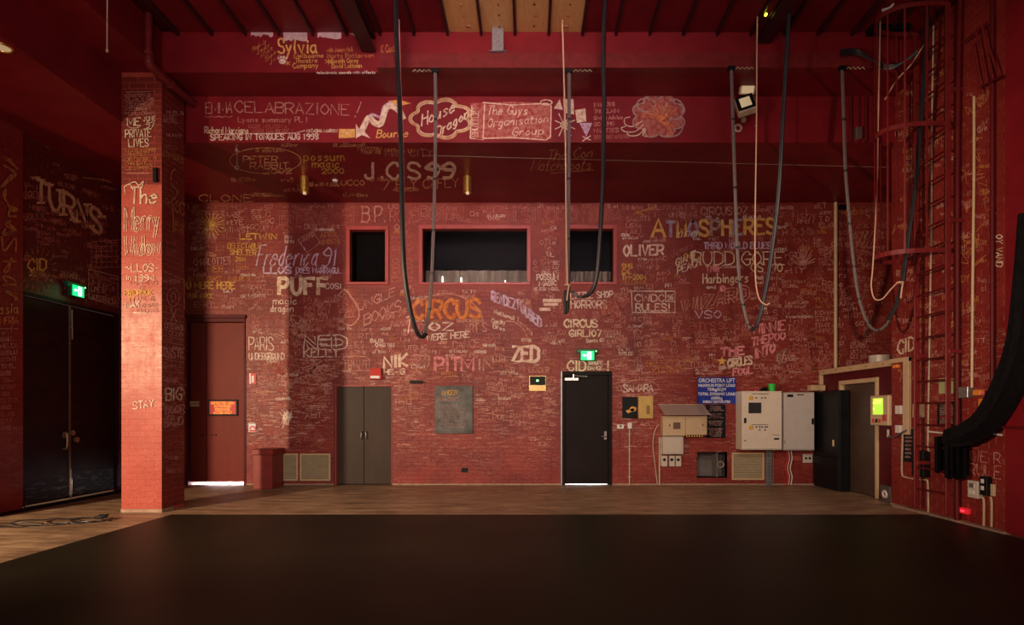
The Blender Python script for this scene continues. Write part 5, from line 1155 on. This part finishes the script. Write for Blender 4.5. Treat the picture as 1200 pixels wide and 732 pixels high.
tag(MB().tube([rp(1162, 508), rp(1174, 509.5)], .013, 8, 1).build('cross_conduit', WHITE, smooth=True), 'short white conduit right of the black drape end', 'conduit')
gb = rb('green_switch_box', 1077, 1091, 528, 558, .10, BLACK); tag(gb, 'black box with a dark green front between the ladder stiles', 'switch box'); rb('green_front', 1081.5, 1088, 544, 556, .02, GREEND, gb, x=XR-.109)
pr = MB().tube([rp(1141.5, 113), rp(1141.5, 200), rp(1140, 330), rp(1139, 454)], .017, 10, 3); tag(pr.build('riser_conduit', CREAM, smooth=True), 'bright cream conduit down the brick right of the ladder', 'conduit')
jb = rb('junction_box', 1131, 1142, 453, 466, .08, STEEL); tag(jb, 'grey junction box under the bright cream conduit', 'junction box')
MB().cyl(rp(1130, 460, .05), rp(1128.5, 460, .05), .03, 10).build('gland', WHITE, jb)
oi = rb('orange_isolator', 1146, 1155, 457, 463, .06, ORNG); tag(oi, 'orange isolator switch beside the grey junction box', 'switch'); MB().cyl(rp(1151.5, 460, .07), rp(1151.5, 460, .10), .022, 10).build('knob', REDPL, oi)
os_ = rb('orange_notice', 1148, 1155, 467, 486, .01, ORNG); tag(os_, 'small orange and white notice half behind the black drape', 'notice'); rb('white_strip', 1148.5, 1151, 476, 485, .003, SIGNW, os_, x=XR-.019)
pd_ = MB().tube([rp(1163, -20, .05), rp(1163, 470, .05)], .028, 10, 1); tag(pd_.build('drop_pipe', RED_D, smooth=True), 'dark red vertical pipe near the right end of the brick wall', 'pipe')
pd_ = MB().tube([rp(1126, -20, .06), rp(1122.5, 150, .06), rp(1122, 440, .06), rp(1122, 610, .06)], .034, 10, 3); tag(pd_.build('drop_pipe', RED_D, smooth=True), 'dark red vertical pipe just right of the ladder', 'pipe')
for a, b_, c, d, m, lb_ in ((1141, 1153, 563, 583, WHITE_E, 'white switched socket low on the right wall'), (1155, 1164, 558, 580, BLACK, 'black switched socket low on the right wall')):
    t = rb('wall_socket', a, b_, c, d, .07, m); tag(t, lb_, 'outlet')
    rb('upper_dial', a+2.5, b_-3, c+3, c+8, .012, STEEL if m is WHITE_E else WHITE, t, x=XR-.079); rb('lower_dial', a+2.5, b_-3, c+11, c+16, .012, WHITE, t, x=XR-.079)
tag(rb('socket_back_plate', 1164.2, 1168.5, 567, 581, .03, CREAM), 'cream back box beside the black switched socket', 'outlet')
for a, lb_ in ((1152, 'left'), (1161, 'right')):
    tag(MB().tube([rp(a, 582), rp(a+1.2, 590), rp(a+1, 617)], .014, 8).build('conduit', CREAM, smooth=True), lb_+' of two cream conduits below the low wall sockets', 'conduit')
rl = rb('red_lamp', 1129.5, 1138.5, 595, 601.5, .05, mat('dark_red_lens', (.35, .01, .015), .3, emit=(1, .02, .03), estr=.35)); tag(rl, 'glowing red lamp close to the floor on the right wall', 'lamp'); rb('lens', 1131.5, 1135.5, 597, 599.5, .01, LED_R, rl, x=XR-.059)
tag(MB().tube([onpl(('x', XV-.022), 1041, 512), onpl(('x', XV-.022), 1041, 503)], .02, 8, 1).build('handset', WHITE, smooth=True), 'small white handset beside the maroon door wall', 'handset')
lv = MB().tube([rp(1041, 511, .0), rp(1048, 512, .05), rp(1056, 507, .08), rp(1062, 504, .08)], .012, 8); tag(lv.build('lead', mat('purple_grey_lead', (.15, .10, .16), .4), smooth=True), 'short purple grey lead from the white handset', 'cable')

# ------------------------------------------------------------------ caged ladder
lad = thing('caged_ladder', (XR-.2, 8.4, 0), 'red steel ladder with hooped safety cage on the right brick wall', 'ladder')
LX = XR-.20; ya, yb = LX*F/(1074-VX), LX*F/(1111-VX)
for y in (ya, yb): BB(LX-.035, LX+.035, y-.012, y+.012, .10, ZC-.12, b=.004).build('stile', RED_S, lad)
rz = .36; 
while rz < ZC-.2:
    MB().cyl((LX, yb, rz), (LX, ya, rz), .013, 8).build('rung', RED_D, lad, smooth=True); rz += .30
for z in (.7, 2.2, 3.9, 5.6):
    for y in (ya, yb): BB(LX, XR-.012, y-.02, y+.02, z, z+.05, b=.004).build('wall_bracket', RED_S, lad)
yc = (ya+yb)/2; rad = .40
def cage_pt(a): return (LX-.32-.42*math.sin(a)*1.0+ .02, yc+.40*math.cos(a))
def cp_(a):  # a from 0 (near stile) to pi (far stile)
    return Vector((LX-.74*math.sin(a)**.8 if math.sin(a) > 0 else LX, yc+(abs(ya-yb)/2+.06*math.sin(a))*(-math.cos(a)), 0))
for H_ in (2.12, 3.77, 5.33):
    n = 18; z = EYE+H_; hoop = MB(); ring = [cp_(math.pi*i/n) for i in range(n+1)]
    vs_ = []
    for i, p in enumerate(ring):
        c = Vector((LX-.3, yc, 0)); d = (p-c).normalized()
        for dz in (-.03, .03):
            for dr_ in (-.004, .004): q = p+d*dr_; vs_.append((q.x, q.y, z+dz))
    fs_ = []
    for i in range(n):
        o0 = 4*i; o1 = o0+4; fs_ += [(o0, o0+1, o1+1, o1), (o0+2, o1+2, o1+3, o0+3), (o0, o1, o1+2, o0+2), (o0+1, o0+3, o1+3, o1+1)]
    hoop.add(vs_, fs_).build('hoop', RED_S, lad)
for i in range(7):
    a = math.pi*(i+.7)/7.4; p = cp_(a); c = Vector((LX-.3, yc, 0)); d = (p-c).normalized(); ang = math.atan2(d.y, d.x)
    MB().bbox(-.004, .004, -.013, .013, EYE+2.09, ZC-.12, b=.001, M=Matrix.Translation((p.x, p.y, 0)) @ Matrix.Rotation(ang, 4, 'Z')).build('cage_strap', RED_S, lad)
# wall rack: added bars shaped after bands of light
rk = thing('light_stripe_bars', (XR-.1, 7.7, 5.2), 'four slim red bars standing in for stripes of light high on the right wall', 'stripes')
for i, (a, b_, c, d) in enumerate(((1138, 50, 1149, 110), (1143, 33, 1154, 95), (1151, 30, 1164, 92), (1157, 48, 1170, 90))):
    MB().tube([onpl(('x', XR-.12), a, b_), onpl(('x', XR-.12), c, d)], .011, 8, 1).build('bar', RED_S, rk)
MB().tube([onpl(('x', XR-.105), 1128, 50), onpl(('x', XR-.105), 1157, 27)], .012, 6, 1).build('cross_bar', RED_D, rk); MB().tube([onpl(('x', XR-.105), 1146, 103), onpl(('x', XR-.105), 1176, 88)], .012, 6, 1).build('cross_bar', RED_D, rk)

# ------------------------------------------------------------------ black drape hung over the ladder side
dp = MB(); D_ = 7.35
path = [at(1222, 250, 6.6), at(1214, 330, 6.7), at(1204, 400, 6.8), at(1186, 448, 7.0), at(1160, 490, 7.3), at(1134, 508, 7.6), at(1112, 514, 7.85)]
pc = crom(path, 8); n = 26; vs_ = []
for i, p in enumerate(pc):
    t_ = (pc[min(i+1, len(pc)-1)]-pc[max(i-1, 0)]).normalized(); u_ = t_.cross(Vector((0, 1, 0))).normalized(); v_ = t_.cross(u_)
    f_ = i/(len(pc)-1); r_ = .26-.15*f_
    for k_ in range(n):
        a = 2*math.pi*k_/n; rr = 1+.10*math.sin(5*a+f_*3)+.05*math.sin(11*a)
        vs_.append(p+u_*math.cos(a)*r_*rr+v_*math.sin(a)*.13*rr)
m_ = len(pc); dp.add(vs_, [(i*n+k_, i*n+(k_+1) % n, (i+1)*n+(k_+1) % n, (i+1)*n+k_) for i in range(m_-1) for k_ in range(n)]+[tuple(range(n)), tuple(range((m_-1)*n, m_*n))])
# hanging tails
for (xa, xb, yt, ybm, d0) in ((1099, 1112, 512, 552, 8.1), (1111, 1136, 505, 559, 7.75)):
    k_ = 14; A = []
    for i in range(k_+1):
        x = xa+(xb-xa)*i/k_; fo = .03*math.sin(i*1.5)
        A += [at(x, yt+random.uniform(-1, 1), d0+fo), at(x+.0, (yt+ybm)/2, d0+fo*1.3), at(x, ybm+2.5*math.sin(i*.8), d0+fo*1.5)]
    n0 = len(A); A2 = [v+Vector((0, .07, 0)) for v in A]
    F_ = [(3*i+j, 3*i+3+j, 3*i+4+j, 3*i+1+j) for i in range(k_) for j in range(2)]; F2 = [tuple(q+n0 for q in f[::-1]) for f in F_]
    dp.add(A+A2, F_+F2+[(3*i, n0+3*i, n0+3*i+3, 3*i+3) for i in range(k_)]+[(3*i+2, 3*i+5, n0+3*i+5, n0+3*i+2) for i in range(k_)]+[(0, 1, n0+1, n0), (1, 2, n0+2, n0+1), (3*k_, n0+3*k_, n0+3*k_+1, 3*k_+1), (3*k_+1, n0+3*k_+1, n0+3*k_+2, 3*k_+2)])
tag(dp.build('black_drape', CLOTH, smooth=True), 'gathered black drape swagged from the upper right and hooked by the ladder', 'curtain')

# ------------------------------------------------------------------ hanging cable loops
def loop(black, grey, d, label, rb_=.034, rg=.022, d0=None):
    t = thing('cable_loop', at(*grey[0], d), label, 'cable', 'cable loops hanging from the beam')
    n = len(black)
    m = MB()
    for off in ((-.010, 0), (.012, .012), (.002, -.014)):
        m.tube([at(x, y, d-.5*(1-i/(n-1)))+Vector((off[0], off[1]*1.2, 0)) for i, (x, y) in enumerate(black)], rb_*.6, 7, 5)
    m.build('black_bundle', RUBBER, t, smooth=True)
    m = MB()
    for off in ((-.009, 0), (.009, .006)): m.tube([at(x, y, d)+Vector((off[0], off[1], 0)) for (x, y) in grey], rg*.72, 7, 5)
    m.build('grey_bundle', GREYC, t, smooth=True)
    for i in range(1, len(grey)-1, 1):
        p = at(*grey[i], d); MB().cyl(p-Vector((0, 0, .014)), p+Vector((0, 0, .014)), rg*1.25, 10).build('tie', TAPE, t)
    hx = grey[0]; p = at(hx[0], hx[1], d)
    h_ = MB().bbox(p.x-.05, p.x+.05, p.y-.03, p.y+.03, p.z-.03, p.z+.03, b=.006); h_.build('hanger', BLACK, t)
    sd = 1 if hx[0] > 600 else -1
    MB().tube([(p.x+sd*(.06+.032*i), p.y, p.z+(.018 if i % 2 else -.012)) for i in range(9)], .006, 5, 1).build('chain', CREAM_D, t)
    return t
loop([(463, -10), (465, 60), (469, 150), (471, 250), (473, 310), (479, 355), (487, 386), (494, 395), (499, 391)], [(510, 83), (510.5, 140), (509.5, 210), (508, 270), (506, 320), (503, 362), (497, 390), (491, 394)], 8.62, 'leftmost cable loop, hanging in front of the left edge of the wide window')
loop([(709, -10), (707, 60), (708, 120), (706.5, 210), (703, 280), (699, 325), (692, 343), (683, 348)], [(667, 83), (667, 140), (666.5, 210), (666, 280), (666, 332), (671, 342), (678, 347.5), (684, 348)], 8.62, 'second cable loop from the left, short, beside the small right window')
loop([(926, -10), (922, 60), (918, 130), (912, 230), (903, 305), (896, 345), (888, 378), (880, 387)], [(857, 80), (859, 140), (861.5, 220), (864, 290), (867, 330), (871, 357), (877, 380), (883, 388)], 8.62, 'third cable loop from the left, hanging right of the floodlight')
loop([(1086, -10), (1085, 60), (1080, 130), (1073, 215), (1064, 280), (1058, 325), (1051, 355), (1041, 375)], [(987, 80), (989, 140), (991, 200), (996, 262), (1001, 312), (1007, 350), (1017, 378), (1028, 387), (1040, 379), (1048, 362)], 8.62, 'rightmost cable loop, hanging against the ladder cage')
def rope(pts, d, label, m=ROPE, r=.009, knot=None):
    t = thing('rope', at(*pts[0], d), label, 'rope'); MB().tube([at(x, y, d) for x, y in pts], r, 6, 5).build('strand', m, t, smooth=True)
    if knot:
        p = at(*knot, d); k_ = MB().torus(p, (0, 0, 1), .04, .012, 14, 6); k_.tube([p+Vector((.02, -.03, 0)), p+Vector((.0, -.03, -.12)), p+Vector((-.01, -.03, -.22))], .011, 6); k_.build('knot', m, t, smooth=True)
rope([(467, -10), (469, 80), (472, 160), (474, 250), (476, 320), (479, 350), (480, 372)], 8.52, 'pink rope tied to the leftmost cable loop', ROPE_P, .009, (480, 372))
rope([(658, -10), (660, 60), (662.5, 160), (663.5, 260), (665, 334)], 8.54, 'pale rope running straight down to the short cable loop', ROPE, .011, (665, 334))
rope([(888, -10), (887, 60), (886.5, 150), (885, 250), (885, 315), (887, 340), (891, 352), (898, 357), (902, 355)], 8.45, 'pale rope hanging just right of the floodlight', ROPE, .009)
rope([(1032, -10), (1031, 60), (1029, 150), (1027.5, 230), (1023, 310), (1021, 335), (1025, 350), (1034, 350), (1043, 340), (1051, 332), (1057, 331)], 8.4, 'pale rope looping to the rightmost cable loop by the ladder', ROPE, .009, (1055, 331))
tb_ = MB().tube([at(663, 340, 8.66), at(663, 352, 8.66), at(662.5, 368, 8.66)], .026, 8); tb_.tube([at(666, 335, 8.6), at(666, 352, 8.6), at(665, 366, 8.6)], .018, 8); tag(tb_.build('cable_tail', RUBBER, smooth=True), 'black cable tail hanging below the knot of the short loop', 'cable')
sw_ = MB()
for o_ in (0, .03, .06): sw_.tube([at(985, 64, 8.6)+Vector((0, 0, o_)), at(1004, 63, 8.6)+Vector((0, 0, o_)), at(1022, 70, 8.5), at(1040, 76, 8.4)-Vector((0, 0, o_)), at(1058, 73, 8.3), at(1075, 62, 8.2)+Vector((0, 0, o_*.5))], .016, 7)
tag(sw_.build('cable_swag', RUBBER, smooth=True), 'black cable swag crossing from the steel channel to the ladder cage', 'cable')
tag(MB().tube([at(1037, 57+90-30, 8.9), at(1050, 95, 8.7), at(1068, 75, 8.5), at(1083, 52, 8.4)], .009, 6).build('rope', ROPE, smooth=True), 'short pale rope slanting across the top of the ladder cage', 'rope')

# ------------------------------------------------------------------ fittings overhead
fl_ = thing('floodlight', at(874, 112, 9.0), 'square floodlight with pale reflector under the high beam', 'floodlight')
R_ = Matrix.Translation(at(873.5, 121, 9.05)) @ Matrix.Rotation(math.radians(-8), 4, 'Y') @ Matrix.Rotation(math.radians(-22), 4, 'X') @ Matrix.Rotation(math.radians(-14), 4, 'Z')
MB().bbox(-.135, .135, -.02, .10, -.145, .145, b=.01, M=R_).build('case', CREAM_D, fl_); MB().box(-.125, .125, -.026, -.02, -.13, .13, R_).build('front_frame', BLACK, fl_); MB().box(-.075, .075, -.030, -.026, -.085, .085, R_).build('reflector', REFL, fl_)
R2 = Matrix.Translation(at(876, 103, 9.2)) @ Matrix.Rotation(math.radians(35), 4, 'X'); MB().bbox(-.12, .12, -.02, .02, -.09, .09, b=.008, M=R2).build('bracket', CREAM_D, fl_); MB().box(-.09, .09, -.026, -.02, -.07, .07, R2).build('back_box', REFL, fl_); MB().cyl(at(876, 103, 9.2), Vector((at(876, 103, 9.2).x, 9.2, ZB)), .02, 8).build('stem', BLACK, fl_)
for i, px in enumerate((357, 548)):
    c = onpl(('z', ZS), px, 207); t = thing('pendant_downlight', (c.x, c.y, ZS), ('left', 'right')[i]+' brass cylinder downlight under the graffitied soffit', 'light', 'brass downlights')
    MB().cyl((c.x, c.y, ZS-.28), (c.x, c.y, ZS), .078, 20).build('shade', BRASS, t, smooth=True); MB().cyl((c.x, c.y, ZS-.31), (c.x, c.y, ZS-.28), .03, 12).build('lamp', REFL, t)
c = onpl(('z', ZS), 2, 55); t = thing('recessed_downlight', (c.x, c.y, ZS), 'brass rimmed recessed downlight in the left soffit', 'light'); MB().torus((c.x, c.y, ZS-.004), (0, 0, 1), .1, .014, 24, 8).build('rim', BRASS, t, smooth=True); MB().cyl((c.x, c.y, ZS-.004), (c.x, c.y, ZS-.001), .09, 20).build('lens', REFL, t)
c = onpl(('z', ZS), 278, 175); hk = MB().cyl((c.x, c.y, ZS), (c.x, c.y, ZS-.26), .007, 6).torus((c.x, c.y, ZS-.29), (0, 1, 0), .03, .007, 12, 6).cyl((c.x, c.y, ZS), (c.x, c.y, ZS-.03), .035, 12); tag(hk.build('ceiling_hook', CHROME, smooth=True), 'bright metal hook hanging from the left end of the soffit', 'hook')
c = onpl(('z', ZS), 393, 211); tag(MB().cyl((c.x, c.y, ZS), (c.x, c.y, ZS-.03), .055, 16, .04).build('smoke_detector', WHITE, smooth=True), 'small white round detector on the soffit', 'detector')
sb = MB(); xa, xb = (577-VX)/F*8.72, (590-VX)/F*8.72; sb.box(xa, xb, 8.70, 8.71, ZB+.23, ZC-.0); sb.box(xa, xa+.012, 8.66, 8.71, ZB+.23, ZC); sb.box(xb-.012, xb, 8.66, 8.71, ZB+.23, ZC); sb.box(xa-.04, xb+.04, 8.66, 8.78, ZB+.226, ZB+.236)
tag(sb.build('strut_bracket', STEEL), 'galvanised strut bracket between the plywood ceiling and the steel channel', 'bracket')
tag(MB().cyl(at(897, 18, 8.3), at(897, 18, 8.3)-Vector((0, .03, 0)), .018, 10).build('indicator_lamp', LED_Y), 'tiny yellow green indicator lamp near the ceiling', 'lamp')
for i, px in enumerate((996, 1006, 1014, 1022)):
    X = (px-VX)/F*YK; tag(MB().cyl((X, YK-.02, ZS), (X, YK-.02, ZB), .016 if i % 2 else .026, 8).build('soffit_pipe', RED_D), ('first', 'second', 'third', 'fourth')[i]+' of four dark pipes from the left on the bulkhead beside the ladder cage', 'pipe', 'bulkhead pipes')
p = at(1006, 155, YK-.06); tag(BB(p.x-.05, p.x+.05, p.y-.03, p.y+.05, p.z-.10, p.z+.08, b=.01).build('pipe_clamp', CHROME), 'shiny clamp on the bulkhead pipes beside the ladder cage', 'clamp')
p = at(865, 150, YK-.02); tag(MB().torus(p, (0, 1, 0), .05, .016, 18, 8).build('ring_bolt', CREAM_D, smooth=True), 'pale ring bolt on the bulkhead under the floodlight', 'ring')
p = at(871, 141, YK-.01); tag(MB().cyl(p, p-Vector((0, .03, 0)), .04, 12).build('wall_stud', CREAM_D, smooth=True), 'pale round stud on the bulkhead above the ring bolt', 'stud')
dk = MB(); a = at(1017, 33, 8.72); dk.bbox(a.x, a.x+.55, 8.60, 8.79, a.z-.08, a.z+.02, b=.01); tag(dk.build('duct_plate', BLACK), 'black flat duct plate under the ceiling beside the ladder cage', 'duct')
d2_ = MB(); a = at(1039, 18, 8.45); d2_.bbox(a.x+.0, a.x+.20, 8.58, 8.78, a.z-.02, a.z+.16, b=.01); tag(d2_.build('red_junction_box', RED_S), 'red box near the ceiling behind the ladder cage', 'box')
tag(MB().tube([at(1034, 12, 8.2), at(1043, 9, 8.2), at(1048, 2, 8.2), at(1048, -6, 8.2)], .018, 8).build('white_hook', WHITE, smooth=True), 'white curved pipe end under the ceiling left of the ladder cage', 'pipe')

for X, p_ in (((H_W2[0]+H_W2[1])/2, 3), ((H_W3[0]+H_W3[1])/2, 1.2)):
    area('booth_fill', (X, YB+.3, H_W2[3]+.1), (X, YB+.5, H_W2[2]), .6, p_, (1, .85, .7), 90, .1)  # unseen fill added to brighten the booth curtains
